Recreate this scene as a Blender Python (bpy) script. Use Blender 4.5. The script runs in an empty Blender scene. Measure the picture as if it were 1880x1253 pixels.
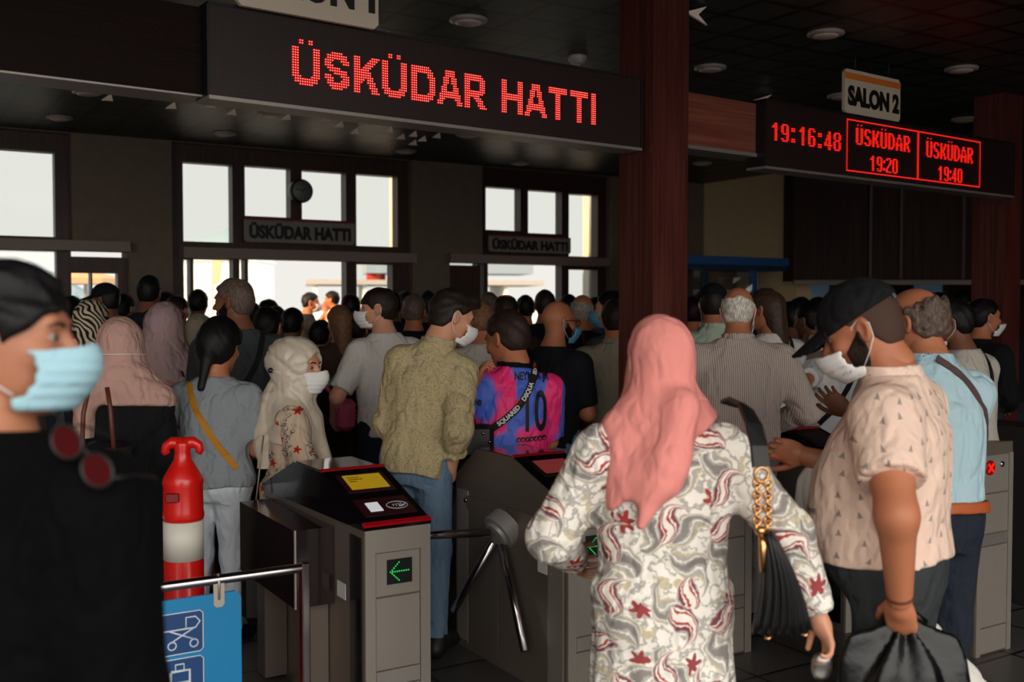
import bpy, math, random
import numpy as np
from mathutils import Vector, Matrix
C = bpy.context.scene.collection
SC = bpy.context.scene
# ------------------------------------------------------------------ camera, sky, sun, exposure
FPX = 1900.0; CX = 940.0; CY = 626.5; CAMH = 1.6
PITCH = math.atan((CY - 560.0) / FPX)
cam = bpy.data.cameras.new('camera'); camo = bpy.data.objects.new('camera', cam); C.objects.link(camo)
cam.sensor_width = 36.0; cam.lens = FPX * 36.0 / 1880.0
camo.location = (0, 0, CAMH); camo.rotation_euler = (math.pi/2 - PITCH, 0, 0)
cam.clip_start = 0.05; cam.clip_end = 500
cam.dof.use_dof = True; cam.dof.focus_distance = 4.5; cam.dof.aperture_fstop = 2.6
SC.camera = camo
SC.view_settings.view_transform = 'Standard'; SC.view_settings.look = 'None'
SC.view_settings.gamma = 1; SC.view_settings.use_curve_mapping = False
SC.view_settings.exposure = 0.0
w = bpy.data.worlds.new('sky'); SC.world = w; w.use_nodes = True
nt = w.node_tree; nt.nodes.clear()
def _n(nt, t, **k):
    n = nt.nodes.new(t)
    for a, b in k.items(): setattr(n, a, b)
    return n
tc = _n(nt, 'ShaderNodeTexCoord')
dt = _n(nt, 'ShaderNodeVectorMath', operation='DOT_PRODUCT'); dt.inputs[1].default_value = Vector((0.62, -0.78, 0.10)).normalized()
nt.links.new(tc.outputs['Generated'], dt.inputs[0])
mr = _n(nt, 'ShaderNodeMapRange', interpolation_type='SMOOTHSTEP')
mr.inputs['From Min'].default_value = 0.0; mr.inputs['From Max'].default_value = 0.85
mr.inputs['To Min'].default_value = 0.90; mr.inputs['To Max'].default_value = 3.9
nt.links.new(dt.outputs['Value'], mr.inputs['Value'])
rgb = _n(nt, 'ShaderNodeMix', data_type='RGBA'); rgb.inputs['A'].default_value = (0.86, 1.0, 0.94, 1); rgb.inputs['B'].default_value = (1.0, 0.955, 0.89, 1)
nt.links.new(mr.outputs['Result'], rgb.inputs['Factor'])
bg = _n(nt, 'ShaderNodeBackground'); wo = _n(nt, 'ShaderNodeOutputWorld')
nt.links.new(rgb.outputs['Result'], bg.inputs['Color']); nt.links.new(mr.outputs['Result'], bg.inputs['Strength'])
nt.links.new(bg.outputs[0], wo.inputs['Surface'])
TH = math.radians(31.5)                      # the hall's long direction in plan
U = np.array([math.cos(TH), math.sin(TH), 0.0]); V = np.array([-math.sin(TH), math.cos(TH), 0.0])
sun = bpy.data.lights.new('sun', 'SUN'); suno = bpy.data.objects.new('sun', sun); C.objects.link(suno)
sun.energy = 9.0; sun.color = (1.0, 0.60, 0.30); sun.angle = math.radians(1.0)
suno.rotation_euler = Vector(tuple(U*0.97 + V*0.16 + np.array([0, 0, -0.26]))).to_track_quat('-Z', 'Y').to_euler()

# ------------------------------------------------------------------ picking points in the place
def ray(px, py):
    x = (px - CX) / FPX; z = -(py - CY) / FPX
    c, s = math.cos(PITCH), math.sin(PITCH)
    return np.array([x, c + z*s, -s + z*c])
def at(px, py, Y):
    r = ray(px, py); return np.array([0, 0, CAMH]) + r * (Y / r[1])
def on_z(px, py, z):
    r = ray(px, py); return np.array([0, 0, CAMH]) + r * ((z - CAMH) / r[2])
class Plane:                                  # upright plane: origin o, direction u, coordinates (s, z)
    def __init__(self, o, th):
        self.o = np.array([o[0], o[1], 0.0]); self.th = th
        self.u = np.array([math.cos(th), math.sin(th), 0]); self.n = np.array([math.sin(th), -math.cos(th), 0])
    def sz(self, px, py):
        r = ray(px, py); c = np.array([0, 0, CAMH])
        t = np.dot(self.o - c, self.n) / np.dot(r, self.n)
        p = c + r*t
        return float(np.dot(p - self.o, self.u)), float(p[2])
    def pt(self, s, z, out=0.0):
        return self.o + self.u*s + self.n*out + np.array([0, 0, z])

# ------------------------------------------------------------------ materials
def lin(c):
    return tuple(((v/255.0)/12.92 if v/255.0 <= 0.04045 else ((v/255.0+0.055)/1.055)**2.4) for v in c) + (1.0,)
class N:                                      # small node builder
    def __init__(self, nt): self.nt = nt
    def new(self, t, **k): return _n(self.nt, t, **k)
    def put(self, sock, v):
        if hasattr(v, 'is_output') or isinstance(v, bpy.types.NodeSocket): self.nt.links.new(v, sock)
        else: sock.default_value = v
    def m(self, op, a, b=0.0, c=0.0, clamp=False):
        n = self.new('ShaderNodeMath', operation=op); n.use_clamp = clamp
        for i, v in enumerate((a, b, c)): self.put(n.inputs[i], v)
        return n.outputs[0]
    def vm(self, op, a, b=(0, 0, 0), out='Vector'):
        n = self.new('ShaderNodeVectorMath', operation=op); self.put(n.inputs[0], a); self.put(n.inputs[1], b)
        return n.outputs[out]
    def xyz(self, v):
        n = self.new('ShaderNodeSeparateXYZ'); self.put(n.inputs[0], v); return n.outputs
    def comb(self, x, y, z=0.0):
        n = self.new('ShaderNodeCombineXYZ')
        for i, v in enumerate((x, y, z)): self.put(n.inputs[i], v)
        return n.outputs[0]
    def mix(self, f, a, b):
        n = self.new('ShaderNodeMix', data_type='RGBA'); self.put(n.inputs['Factor'], f); self.put(n.inputs['A'], a); self.put(n.inputs['B'], b)
        return n.outputs['Result']
    def noise(self, v, scale, detail=2.0, rough=0.5, out='Fac'):
        n = self.new('ShaderNodeTexNoise'); self.put(n.inputs['Vector'], v); n.inputs['Scale'].default_value = scale
        n.inputs['Detail'].default_value = detail; n.inputs['Roughness'].default_value = rough
        return n.outputs[out]
    def vor(self, v, scale=1.0, rnd=1.0, dims='3D', feature='F1'):
        n = self.new('ShaderNodeTexVoronoi', voronoi_dimensions=dims, feature=feature); self.put(n.inputs['Vector'], v)
        n.inputs['Scale'].default_value = scale; n.inputs['Randomness'].default_value = rnd
        return n.outputs
    def ss(self, v, a, b):
        n = self.new('ShaderNodeMapRange', interpolation_type='SMOOTHSTEP'); self.put(n.inputs['Value'], v)
        n.inputs['From Min'].default_value = a; n.inputs['From Max'].default_value = b
        return n.outputs['Result']
    def ramp(self, f, stops, const=False):
        n = self.new('ShaderNodeValToRGB'); self.put(n.inputs[0], f); cr = n.color_ramp
        if const: cr.interpolation = 'CONSTANT'
        while len(cr.elements) < len(stops): cr.elements.new(0.5)
        for e, (p, c) in zip(cr.elements, stops): e.position = p; e.color = c
        return n.outputs[0]
    def rot(self, v, ang):
        n = self.new('ShaderNodeVectorRotate', rotation_type='Z_AXIS'); self.put(n.inputs['Vector'], v); self.put(n.inputs['Angle'], ang)
        return n.outputs[0]
_mats = {}
def mat(name, c=(128, 128, 128), rough=0.8, wr=0.0, metal=0.0, bump=None, pat=None, spec=0.4, coat=0.0, sheen=0.0, emit=None, es=1.0, sss=0.0, vary=0.0, aniso=None):
    if name in _mats: return _mats[name]
    m = bpy.data.materials.new(name); m.use_nodes = True; nt = m.node_tree; k = N(nt)
    b = nt.nodes['Principled BSDF']; b.inputs['Base Color'].default_value = lin(c)
    b.inputs['Roughness'].default_value = rough; b.inputs['Metallic'].default_value = metal
    b.inputs['Specular IOR Level'].default_value = spec
    if coat: b.inputs['Coat Weight'].default_value = coat; b.inputs['Coat Roughness'].default_value = 0.08
    if sheen: b.inputs['Sheen Weight'].default_value = sheen
    if sss: b.inputs['Subsurface Weight'].default_value = sss; b.inputs['Subsurface Radius'].default_value = (0.01, 0.004, 0.002); b.inputs['Subsurface Scale'].default_value = 0.6
    t = k.new('ShaderNodeTexCoord').outputs['Object']
    col = None
    if pat: col = pat(k, t)
    if vary:
        base = col if col is not None else lin(c)
        f = k.noise(t, 9.0, 3.0); f = k.m('MULTIPLY', f, vary)
        col = k.mix(f, base, (0, 0, 0, 1))
    if col is not None: nt.links.new(col, b.inputs['Base Color'])
    if bump:
        bn = k.new('ShaderNodeBump'); bn.inputs['Strength'].default_value = bump[1]; bn.inputs['Distance'].default_value = bump[2] if len(bump) > 2 else 0.004
        v = t
        if aniso: v = k.vm('MULTIPLY', t, aniso)
        nt.links.new(k.noise(v, bump[0], 4.0), bn.inputs['Height']); nt.links.new(bn.outputs[0], b.inputs['Normal'])
        if wr:
            b2 = k.new('ShaderNodeBump'); b2.inputs['Strength'].default_value = wr; b2.inputs['Distance'].default_value = 0.035
            sv = k.vm('MULTIPLY', t, (1.25, 1.25, 0.7)); nz = k.noise(sv, 9.0, 2.5, 0.45); rg = k.m('ABSOLUTE', k.m('SUBTRACT', nz, 0.5)); nt.links.new(k.m('ADD', k.m('MULTIPLY', k.ss(rg, 0.0, 0.10), 0.45), nz), b2.inputs['Height']); nt.links.new(b2.outputs[0], bn.inputs['Normal'])
    if emit: b.inputs['Emission Color'].default_value = lin(emit); b.inputs['Emission Strength'].default_value = es
    _mats[name] = m
    return m
def cloth(name, c, rough=0.9, pat=None, bump=(160, 0.25, 0.002), sheen=0.0, spec=0.2, wr=0.38):
    return mat(name, c, rough, wr, pat=pat, bump=bump, sheen=sheen, spec=spec)
def glass_mat(name, tint=(235, 243, 240), rough=0.02, mixf=0.07):
    if name in _mats: return _mats[name]
    m = bpy.data.materials.new(name); m.use_nodes = True; nt = m.node_tree; nt.nodes.clear()
    o = _n(nt, 'ShaderNodeOutputMaterial'); mx = _n(nt, 'ShaderNodeMixShader'); tr = _n(nt, 'ShaderNodeBsdfTransparent'); gl = _n(nt, 'ShaderNodeBsdfGlossy')
    tr.inputs[0].default_value = lin(tint); gl.inputs['Roughness'].default_value = rough; mx.inputs[0].default_value = mixf
    nt.links.new(tr.outputs[0], mx.inputs[1]); nt.links.new(gl.outputs[0], mx.inputs[2]); nt.links.new(mx.outputs[0], o.inputs[0])
    _mats[name] = m
    return m

# ------------------------------------------------------------------ mesh helpers
class MB:                                     # collects shapes, builds ONE mesh object
    def __init__(self): self.v = []; self.f = []; self.mi = []; self.cur = 0; self.sm = []
    def add(self, vs, fs, smooth=False):
        b = len(self.v); self.v += [tuple(map(float, p)) for p in vs]
        for f in fs: self.f.append(tuple(b+i for i in f)); self.mi.append(self.cur); self.sm.append(smooth)
        return self
    def box(self, lo, hi, M=None, bev=0.0):
        x0, y0, z0 = lo; x1, y1, z1 = hi
        if bev:
            e = bev; pr = [(x0+e, y0), (x1-e, y0), (x1, y0+e), (x1, y1-e), (x1-e, y1), (x0+e, y1), (x0, y1-e), (x0, y0+e)]
            cx, cy = (x0+x1)/2, (y0+y1)/2
            ins = [(p[0]-e*np.sign(p[0]-cx), p[1]-e*np.sign(p[1]-cy)) for p in pr]
            rings = [[(x, y, z0) for x, y in ins], [(x, y, z0+e) for x, y in pr], [(x, y, z1-e) for x, y in pr], [(x, y, z1) for x, y in ins]]
            vs = sum(rings, []); fs = [tuple(range(7, -1, -1)), tuple(range(24, 32))]
            for r in range(3):
                for i in range(8): j = (i+1) % 8; fs.append((r*8+i, r*8+j, r*8+8+j, r*8+8+i))
        else:
            vs = [(x0, y0, z0), (x1, y0, z0), (x1, y1, z0), (x0, y1, z0), (x0, y0, z1), (x1, y0, z1), (x1, y1, z1), (x0, y1, z1)]
            fs = [(0, 3, 2, 1), (4, 5, 6, 7), (0, 1, 5, 4), (1, 2, 6, 5), (2, 3, 7, 6), (3, 0, 4, 7)]
        if M is not None: vs = [tuple(M @ Vector(p)) for p in vs]
        return self.add(vs, fs)
    def prism(self, poly, a, b, axis='x', M=None):   # poly in the other two axes, extruded a..b along axis
        n = len(poly)
        def P(p, t):
            return (t, p[0], p[1]) if axis == 'x' else ((p[0], t, p[1]) if axis == 'y' else (p[0], p[1], t))
        vs = [P(p, a) for p in poly] + [P(p, b) for p in poly]
        if M is not None: vs = [tuple(M @ Vector(p)) for p in vs]
        fs = [tuple(range(n-1, -1, -1)), tuple(range(n, 2*n))] + [(i, (i+1) % n, n+(i+1) % n, n+i) for i in range(n)]
        return self.add(vs, fs)
    def tube(self, pts, r, n=10, caps=True, flat=1.0):
        pts = [np.array(p, float) for p in pts]; m = len(pts); rr = r if hasattr(r, '__len__') else [r]*m
        vs = []; up = None
        for i, p in enumerate(pts):
            t = pts[min(i+1, m-1)] - pts[max(i-1, 0)]; t = t/(np.linalg.norm(t)+1e-9)
            if up is None:
                a = np.array([0, 0, 1.0]) if abs(t[2]) < 0.9 else np.array([1.0, 0, 0]); up = np.cross(t, a)
            up = up - t*np.dot(up, t); up /= np.linalg.norm(up)+1e-9; sd = np.cross(t, up)
            for k in range(n):
                a = 2*math.pi*k/n; vs.append(p + rr[i]*(up*math.cos(a)*flat + sd*math.sin(a)))
        fs = [(i*n+k, i*n+(k+1) % n, (i+1)*n+(k+1) % n, (i+1)*n+k) for i in range(m-1) for k in range(n)]
        self.add(vs, fs, True)
        if caps: b = len(self.v)-len(vs); self.f += [tuple(b+k for k in range(n-1, -1, -1)), tuple(b+(m-1)*n+k for k in range(n))]; self.mi += [self.cur]*2; self.sm += [False]*2
        return self
    def lathe(self, prof, n=24, M=None, smooth=True):   # (r, z) profile about z
        vs = [(r*math.cos(2*math.pi*k/n), r*math.sin(2*math.pi*k/n), z) for r, z in prof for k in range(n)]
        if M is not None: vs = [tuple(M @ Vector(p)) for p in vs]
        m = len(prof)
        fs = [(i*n+k, i*n+(k+1) % n, (i+1)*n+(k+1) % n, (i+1)*n+k) for i in range(m-1) for k in range(n)]
        fs += [tuple(range(n-1, -1, -1)), tuple((m-1)*n+k for k in range(n))]
        return self.add(vs, fs, smooth)
    def ribbon(self, pts, nrm, wid, th):          # flat strap along pts
        pts = [np.array(p, float) for p in pts]; m = len(pts); vs = []
        for i, p in enumerate(pts):
            t = pts[min(i+1, m-1)] - pts[max(i-1, 0)]; t /= np.linalg.norm(t)+1e-9
            nn = np.array(nrm[i], float); nn = nn - t*np.dot(nn, t); nn /= np.linalg.norm(nn)+1e-9; s = np.cross(t, nn)
            vs += [p - s*wid/2 - nn*th, p + s*wid/2 - nn*th, p + s*wid/2 + nn*th, p - s*wid/2 + nn*th]
        fs = [(i*4+k, i*4+(k+1) % 4, i*4+4+(k+1) % 4, i*4+4+k) for i in range(m-1) for k in range(4)] + [(3, 2, 1, 0), tuple((m-1)*4+k for k in range(4))]
        return self.add(vs, fs)
    def build(self, name, mats, parent=None, smooth=None):
        me = bpy.data.meshes.new(name); me.from_pydata(self.v, [], self.f)
        for mm in (mats if isinstance(mats, (list, tuple)) else [mats]): me.materials.append(mm)
        me.polygons.foreach_set('material_index', self.mi)
        me.polygons.foreach_set('use_smooth', [bool(s) if smooth is None else smooth for s in self.sm])
        me.update(); o = bpy.data.objects.new(name, me); C.objects.link(o)
        if parent is not None: o.parent = parent
        return o
def tag(o, label=None, cat=None, group=None, kind=None):
    if label: o['label'] = label
    if cat: o['category'] = cat
    if group: o['group'] = group
    if kind: o['kind'] = kind
    return o
def empty(name, loc=(0, 0, 0), rz=0.0):
    o = bpy.data.objects.new(name, None); C.objects.link(o); o.empty_display_size = 0.1
    o.location = tuple(map(float, loc)); o.rotation_euler = (0, 0, rz); return o
def struct(o): o['kind'] = 'structure'; return o
def copy_tree(o, parent=None):
    c = o.copy(); C.objects.link(c)
    if parent is not None: c.parent = parent
    for ch in list(o.children): copy_tree(ch, c)
    return c
def text_mesh(s, size, ext=0.002, bold=0.0, spacing=1.0, sx=1.0, fine=0):   # vertices and faces of flat lettering, centred
    cu = bpy.data.curves.new('lettering', 'FONT'); cu.body = s; cu.size = size; cu.extrude = ext; cu.offset = bold
    cu.align_x = 'CENTER'; cu.align_y = 'CENTER'; cu.space_character = spacing; cu.resolution_u = 4
    o = bpy.data.objects.new('lettering', cu); C.objects.link(o)
    me = bpy.data.meshes.new_from_object(o.evaluated_get(bpy.context.evaluated_depsgraph_get()))
    v = [(p.co.x*sx, p.co.y, p.co.z) for p in me.vertices]; f = [tuple(p.vertices) for p in me.polygons]
    bpy.data.objects.remove(o); bpy.data.curves.remove(cu)
    if fine:
        import bmesh
        bm = bmesh.new(); bm.from_mesh(me); bmesh.ops.triangulate(bm, faces=bm.faces[:])
        for _ in range(7):
            ed = [e for e in bm.edges if e.calc_length() > fine]
            if not ed: break
            bmesh.ops.subdivide_edges(bm, edges=ed, cuts=1); bmesh.ops.triangulate(bm, faces=[q for q in bm.faces if len(q.verts) > 3])
        bm.to_mesh(me); bm.free(); v = [(p.co.x*sx, p.co.y, p.co.z) for p in me.vertices]; f = [tuple(p.vertices) for p in me.polygons]
    bpy.data.meshes.remove(me)
    return v, f

# ------------------------------------------------------------------ smooth solids: distance fields and their skin
def sph_dot(a, b): return a @ b
def smin(a, b, k):
    if k <= 0: return np.minimum(a, b)
    h = np.maximum(k - np.abs(a-b), 0)/k
    return np.minimum(a, b) - h*h*k*0.25
def smax(a, b, k): return -smin(-a, -b, k)
def rcone(P, a, b, ra, rb, flat=0, sq=None):
    a = np.asarray(a, float); b = np.asarray(b, float); ba = b-a; L2 = ba @ ba + 1e-12
    h = ((P-a) @ ba)/L2; t = np.clip(h, 0, 1)
    q = P - a - t[:, None]*ba
    d = np.sqrt((q*q).sum(1)) - (ra + (rb-ra)*t)
    L = math.sqrt(L2)
    if flat & 1: d = np.maximum(d, -h*L)
    if flat & 2: d = np.maximum(d, (h-1)*L)
    return d
def ell(P, c, r, R=None):
    q = P - np.asarray(c, float)
    if R is not None: q = q @ R
    r = np.asarray(r, float); a = q/r; k0 = np.sqrt((a*a).sum(1))+1e-9; b = a/r; k1 = np.sqrt((b*b).sum(1))+1e-9
    return k0*(k0-1)/k1
def nets(f, lo, hi, vox):
    lo = np.asarray(lo, float)-2*vox; hi = np.asarray(hi, float)+2*vox
    B = 6; nb = np.maximum(1, np.ceil((hi-lo)/(vox*B)).astype(int)); n = nb*B
    F = np.full(tuple(n), 1.0, np.float32)
    bi = np.stack(np.meshgrid(*[np.arange(k) for k in nb], indexing='ij'), -1).reshape(-1, 3)
    cen = lo + (bi+0.5)*B*vox; d = f(cen)
    rad = B*vox*0.87*1.25 + 0.03
    act = np.abs(d) < rad
    F4 = F.reshape(nb[0], B, nb[1], B, nb[2], B)
    ins = bi[(~act) & (d < 0)]
    F4[ins[:, 0], :, ins[:, 1], :, ins[:, 2], :] = -1.0
    ab = bi[act]; off = np.stack(np.meshgrid(*[np.arange(B)]*3, indexing='ij'), -1).reshape(-1, 3)
    for i in range(0, len(ab), 1500):
        q = ab[i:i+1500]; P = lo + ((q[:, None, :]*B + off[None])*vox).reshape(-1, 3) + 0.5*vox
        F4[q[:, 0], :, q[:, 1], :, q[:, 2], :] = f(P).reshape(len(q), B, B, B)
    s = F < 0
    if not s.any(): return np.zeros((0, 3)), []
    c = sum(s[i:n[0]-1+i, j:n[1]-1+j, k:n[2]-1+k].astype(np.int8) for i in (0, 1) for j in (0, 1) for k in (0, 1))
    cells = np.argwhere((c > 0) & (c < 8)); idx = np.full(c.shape, -1, np.int64); idx[tuple(cells.T)] = np.arange(len(cells))
    acc = np.zeros((len(cells), 3)); cnt = np.zeros(len(cells))
    for ax in range(3):
        o1, o2 = [a for a in range(3) if a != ax]
        for i in (0, 1):
            for j in (0, 1):
                of = np.zeros(3, int); of[o1] = i; of[o2] = j; e = np.zeros(3, int); e[ax] = 1
                a = F[tuple((cells+of).T)]; b = F[tuple((cells+of+e).T)]
                x = (a < 0) != (b < 0); t = np.where(x, a/np.where(x, a-b, 1), 0)
                p = of + t[:, None]*e; acc += p*x[:, None]; cnt += x
    verts = lo + (cells + acc/cnt[:, None] + 0.5)*vox
    quads = []
    for ax in range(3):
        o1, o2 = (ax+1) % 3, (ax+2) % 3
        sl0 = [slice(None)]*3; sl1 = [slice(None)]*3; sl0[ax] = slice(0, -1); sl1[ax] = slice(1, None)
        a = s[tuple(sl0)]; b = s[tuple(sl1)]
        e = np.argwhere(a != b); e = e[(e[:, o1] > 0) & (e[:, o2] > 0) & (e[:, o1] < n[o1]-1) & (e[:, o2] < n[o2]-1)]
        u1 = np.zeros(3, int); u1[o1] = 1; u2 = np.zeros(3, int); u2[o2] = 1
        q = np.stack([idx[tuple((e-u1-u2).T)], idx[tuple((e-u2).T)], idx[tuple(e.T)], idx[tuple((e-u1).T)]], 1)
        fl = b[tuple(e.T)]
        q[fl] = q[fl][:, ::-1]
        quads.append(q)
    q = np.concatenate(quads); q = q[(q >= 0).all(1)]
    return verts, q
def mesh_np(name, parts, m, parent=None):
    vs = []; qs = []; b = 0
    for v, q in parts:
        if len(v) == 0: continue
        vs.append(v); qs.append(np.asarray(q)+b); b += len(v)
    v = np.concatenate(vs).astype(np.float32); q = np.concatenate(qs)
    me = bpy.data.meshes.new(name); me.vertices.add(len(v)); me.vertices.foreach_set('co', v.ravel())
    me.loops.add(q.size); me.loops.foreach_set('vertex_index', q.ravel().astype(np.int32))
    me.polygons.add(len(q)); me.polygons.foreach_set('loop_start', np.arange(0, q.size, 4, dtype=np.int32))
    me.polygons.foreach_set('use_smooth', np.ones(len(q), bool))
    me.materials.append(m); me.update(calc_edges=True); me.validate()
    o = bpy.data.objects.new(name, me); C.objects.link(o)
    if parent is not None: o.parent = parent
    return o
# ------------------------------------------------------------------ the hall: floor, ceiling, walls, windows
CEIL = 3.16
def holed(name, s0, s1, z0, z1, holes, y0, y1, m, plane, parent=None):
    xs = sorted({s0, s1} | {min(max(h[i], s0), s1) for h in holes for i in (0, 1)}); zs = sorted({z0, z1} | {min(max(h[i], z0), z1) for h in holes for i in (2, 3)})
    nx, nz = len(xs)-1, len(zs)-1
    sol = [[not any(h[0]-1e-6 <= (xs[i]+xs[i+1])/2 <= h[1]+1e-6 and h[2]-1e-6 <= (zs[j]+zs[j+1])/2 <= h[3]+1e-6 for h in holes) for j in range(nz)] for i in range(nx)]
    b = MB()
    def q(*p): b.add(p, [(0, 1, 2, 3)])
    S = lambda i, j: 0 <= i < nx and 0 <= j < nz and sol[i][j]
    for i in range(nx):
        for j in range(nz):
            if not sol[i][j]: continue
            a, c, d, e = xs[i], xs[i+1], zs[j], zs[j+1]
            q((a, y0, d), (c, y0, d), (c, y0, e), (a, y0, e)); q((c, y1, d), (a, y1, d), (a, y1, e), (c, y1, e))
            if not S(i-1, j): q((a, y1, d), (a, y0, d), (a, y0, e), (a, y1, e))
            if not S(i+1, j): q((c, y0, d), (c, y1, d), (c, y1, e), (c, y0, e))
            if not S(i, j-1): q((a, y1, d), (c, y1, d), (c, y0, d), (a, y0, d))
            if not S(i, j+1): q((a, y0, e), (c, y0, e), (c, y1, e), (a, y1, e))
    o = b.build(name, m, parent)
    if parent is None: o.location = tuple(plane.o); o.rotation_euler = (0, 0, plane.th)
    return o
def tiles(sz, c1, c2, gap=0.012, vy=None):
    def p(k, t):
        x, y, z = k.xyz(t)[0:3]
        fx = k.m('ABSOLUTE', k.m('SUBTRACT', k.m('FRACT', k.m('DIVIDE', x, sz)), 0.5)); fy = k.m('ABSOLUTE', k.m('SUBTRACT', k.m('FRACT', k.m('DIVIDE', y, vy or sz)), 0.5))
        e = k.m('MAXIMUM', fx, fy); g = k.m('GREATER_THAN', e, 0.5-gap/sz)
        cell = k.comb(k.m('FLOOR', k.m('DIVIDE', x, sz)), k.m('FLOOR', k.m('DIVIDE', y, vy or sz)))
        wn = k.new('ShaderNodeTexWhiteNoise', noise_dimensions='2D'); k.put(wn.inputs['Vector'], cell)
        base = k.mix(k.m('MULTIPLY', wn.outputs[0], 0.55), lin(c1), lin(c2))
        return k.mix(g, base, (0.004, 0.004, 0.004, 1))
    return p
def wood(c1, c2, sc=(30, 30, 1.2)):
    def p(k, t):
        n = k.noise(k.vm('MULTIPLY', t, sc), 1.0, 5.0, 0.6)
        return k.mix(k.ss(n, 0.35, 0.7), lin(c1), lin(c2))
    return p
M_floor = mat('floor tiles', (70, 68, 66), 0.35, pat=tiles(0.4, (84, 80, 77), (60, 58, 57), 0.008))
M_ceil = mat('ceiling tiles', (50, 54, 52), 0.46, pat=tiles(0.3, (50, 55, 52), (66, 70, 66), 0.02), spec=0.3)
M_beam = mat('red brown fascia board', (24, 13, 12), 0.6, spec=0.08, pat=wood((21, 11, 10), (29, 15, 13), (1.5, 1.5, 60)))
M_stone = mat('plastered stone', (112, 98, 86), 0.9, bump=(30, 0.3), vary=0.35)
M_beige = mat('beige stone cladding', (222, 196, 156), 0.8, bump=(20, 0.2), vary=0.25)
M_frame = mat('dark brown window wood', (58, 38, 32), 0.5, pat=wood((48, 30, 26), (66, 44, 36)))
M_lintel = mat('grey brown lintel', (120, 106, 98), 0.6)
M_post = mat('varnished red brown timber', (76, 35, 31), 0.3, pat=wood((66, 30, 26), (94, 48, 42), (38, 38, 1.6)), bump=(60, 0.3, 0.003), aniso=(1, 1, 0.06), coat=0.15)
M_dark = mat('dark wood panelling', (46, 28, 24), 0.5, pat=wood((38, 22, 19), (52, 32, 26), (20, 20, 1.0)), spec=0.08)
M_black = mat('black', (14, 14, 15), 0.5)
M_alu = mat('pale aluminium trim', (150, 142, 136), 0.45, metal=0.6)
M_glass = glass_mat('window glass', (252, 254, 253), 0.02, 0.04)

def slab(name, pts, z0, z1, m, th=0.0):
    b = MB(); c, s = math.cos(-th), math.sin(-th)
    b.prism([(p[0]*c - p[1]*s, p[0]*s + p[1]*c) for p in pts], z0, z1, 'z'); o = b.build(name, m); o.rotation_euler = (0, 0, th); return struct(o)
slab('floor', [(-14, -12), (24, -12), (24, 26), (-14, 26)], -0.1, 0.0, M_floor, TH)
WP = Plane(at(600, 560, 10.7), TH)
sR = WP.sz(1290, 560)[0]
far = lambda s, out: WP.pt(s, 0, out)[:2]
a0, a1 = far(-12, -0.25), far(sR+9, -0.25)
slab('ceiling', [(-7.0, 0.9), (12.5, 0.9), (12.5, a1[1]), tuple(a1), tuple(a0)], CEIL, CEIL+0.15, M_ceil, TH)
slab('ceiling_eaves', [(-7.0, 0.9), (12.5, 0.9), (12.5, 0.72), (-7.0, 0.72)], CEIL-0.25, CEIL+0.2, M_frame)
sx = lambda px, py=560: WP.sz(px, py)[0]
sz = lambda px, py: WP.sz(px, py)[1]
def rect(x0, x1, y0, y1, ref=None):           # picture rectangle on the far wall: heights taken at column ref (default the first)
    r = x0 if ref is None else ref
    return (sx(x0), sx(x1), sz(r, y1), sz(r, y0))
ztop = CEIL
zl = sz(600, 462); zl2 = sz(600, 481)         # lintel band
bayA = (sx(-160), sx(135)); bayB = (sx(318), sx(758)); bayC = (sx(886), sx(1121))
doorA = sx(238)
ztw = sz(500, 275)
wall_holes = [(bayA[0], bayA[1], -1, ztw), (bayB[0], bayB[1], -1, ztw), (bayC[0], bayC[1], -1, ztw), (bayA[0], doorA, -1, zl), (sx(826), bayC[1], -1, zl)]
struct(holed('wall_back', -12, sR+3.0, 0, CEIL, wall_holes, 0, 0.35, M_stone, WP))
def bay(name, s0, s1, z0, z1, panes, label=None):
    o = holed(name, s0, s1, z0, z1, panes, 0.10, 0.24, M_frame, WP); struct(o)
    for h in panes:
        if h[2] < 0.01: continue
        g = MB().box((h[0], 0.16, h[2]), (h[1], 0.168, h[3])).build('pane', M_glass, o)
    return o
zf = 0.0
pA = [rect(-150, 0-6, 262, 430, 100), rect(0, 107, 270, 431), (sx(-150), sx(-6), 0.9, sz(50, 459)), (sx(0), sx(108), 0.9, sz(50, 459))]
bay('window_1', bayA[0], bayA[1], 0, ztw, pA)
bay('door_1', bayA[1], doorA, 0, zl2, [(sx(127), sx(171), 0.3, sz(175, 501)), (sx(174), sx(221), 0.3, sz(175, 501))])
pB = [rect(343, 434, 295, 442), rect(457, 541, 305, 397, 500), rect(562, 643, 313, 403, 600), rect(662, 738, 320, 452, 700),
      (sx(343), sx(355), 0.15, sz(350, 476)), (sx(361), sx(434), 0.15, sz(400, 476)), (sx(446), sx(456), 0.15, sz(450, 476)), (sx(462), sx(643), -1, sz(550, 472)), (sx(662), sx(728), 0.15, sz(690, 485))]
bay('window_2', bayB[0], bayB[1], 0, ztw, pB)
pC = [rect(900, 964, 341, 421), rect(978, 1040, 347, 427), rect(1053, 1106, 354, 470), (sx(890), sx(897), 0.15, sz(893, 484)), (sx(904), sx(1040), -1, sz(970, 485)), (sx(1053), sx(1106), 0.15, sz(1080, 495))]
bay('window_3', bayC[0], bayC[1], 0, ztw, pC)
bay('door_2', sx(826), bayC[0], 0, zl2, [])
def bar(name, s0, s1, z0, z1, m, out=0.06, dep=0.10):
    o = MB().box((s0, -out, z0), (s1, dep-out, z1)).build(name, m); o.location = tuple(WP.o); o.rotation_euler = (0, 0, TH); return struct(o)
bar('trim_1', sx(-160), sx(236), sz(50, 459), sz(50, 440), M_lintel, 0.12, 0.215)
bar('trim_2', sx(333), sx(757), sz(560, 479), sz(560, 461), M_lintel, 0.12, 0.215)
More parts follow.
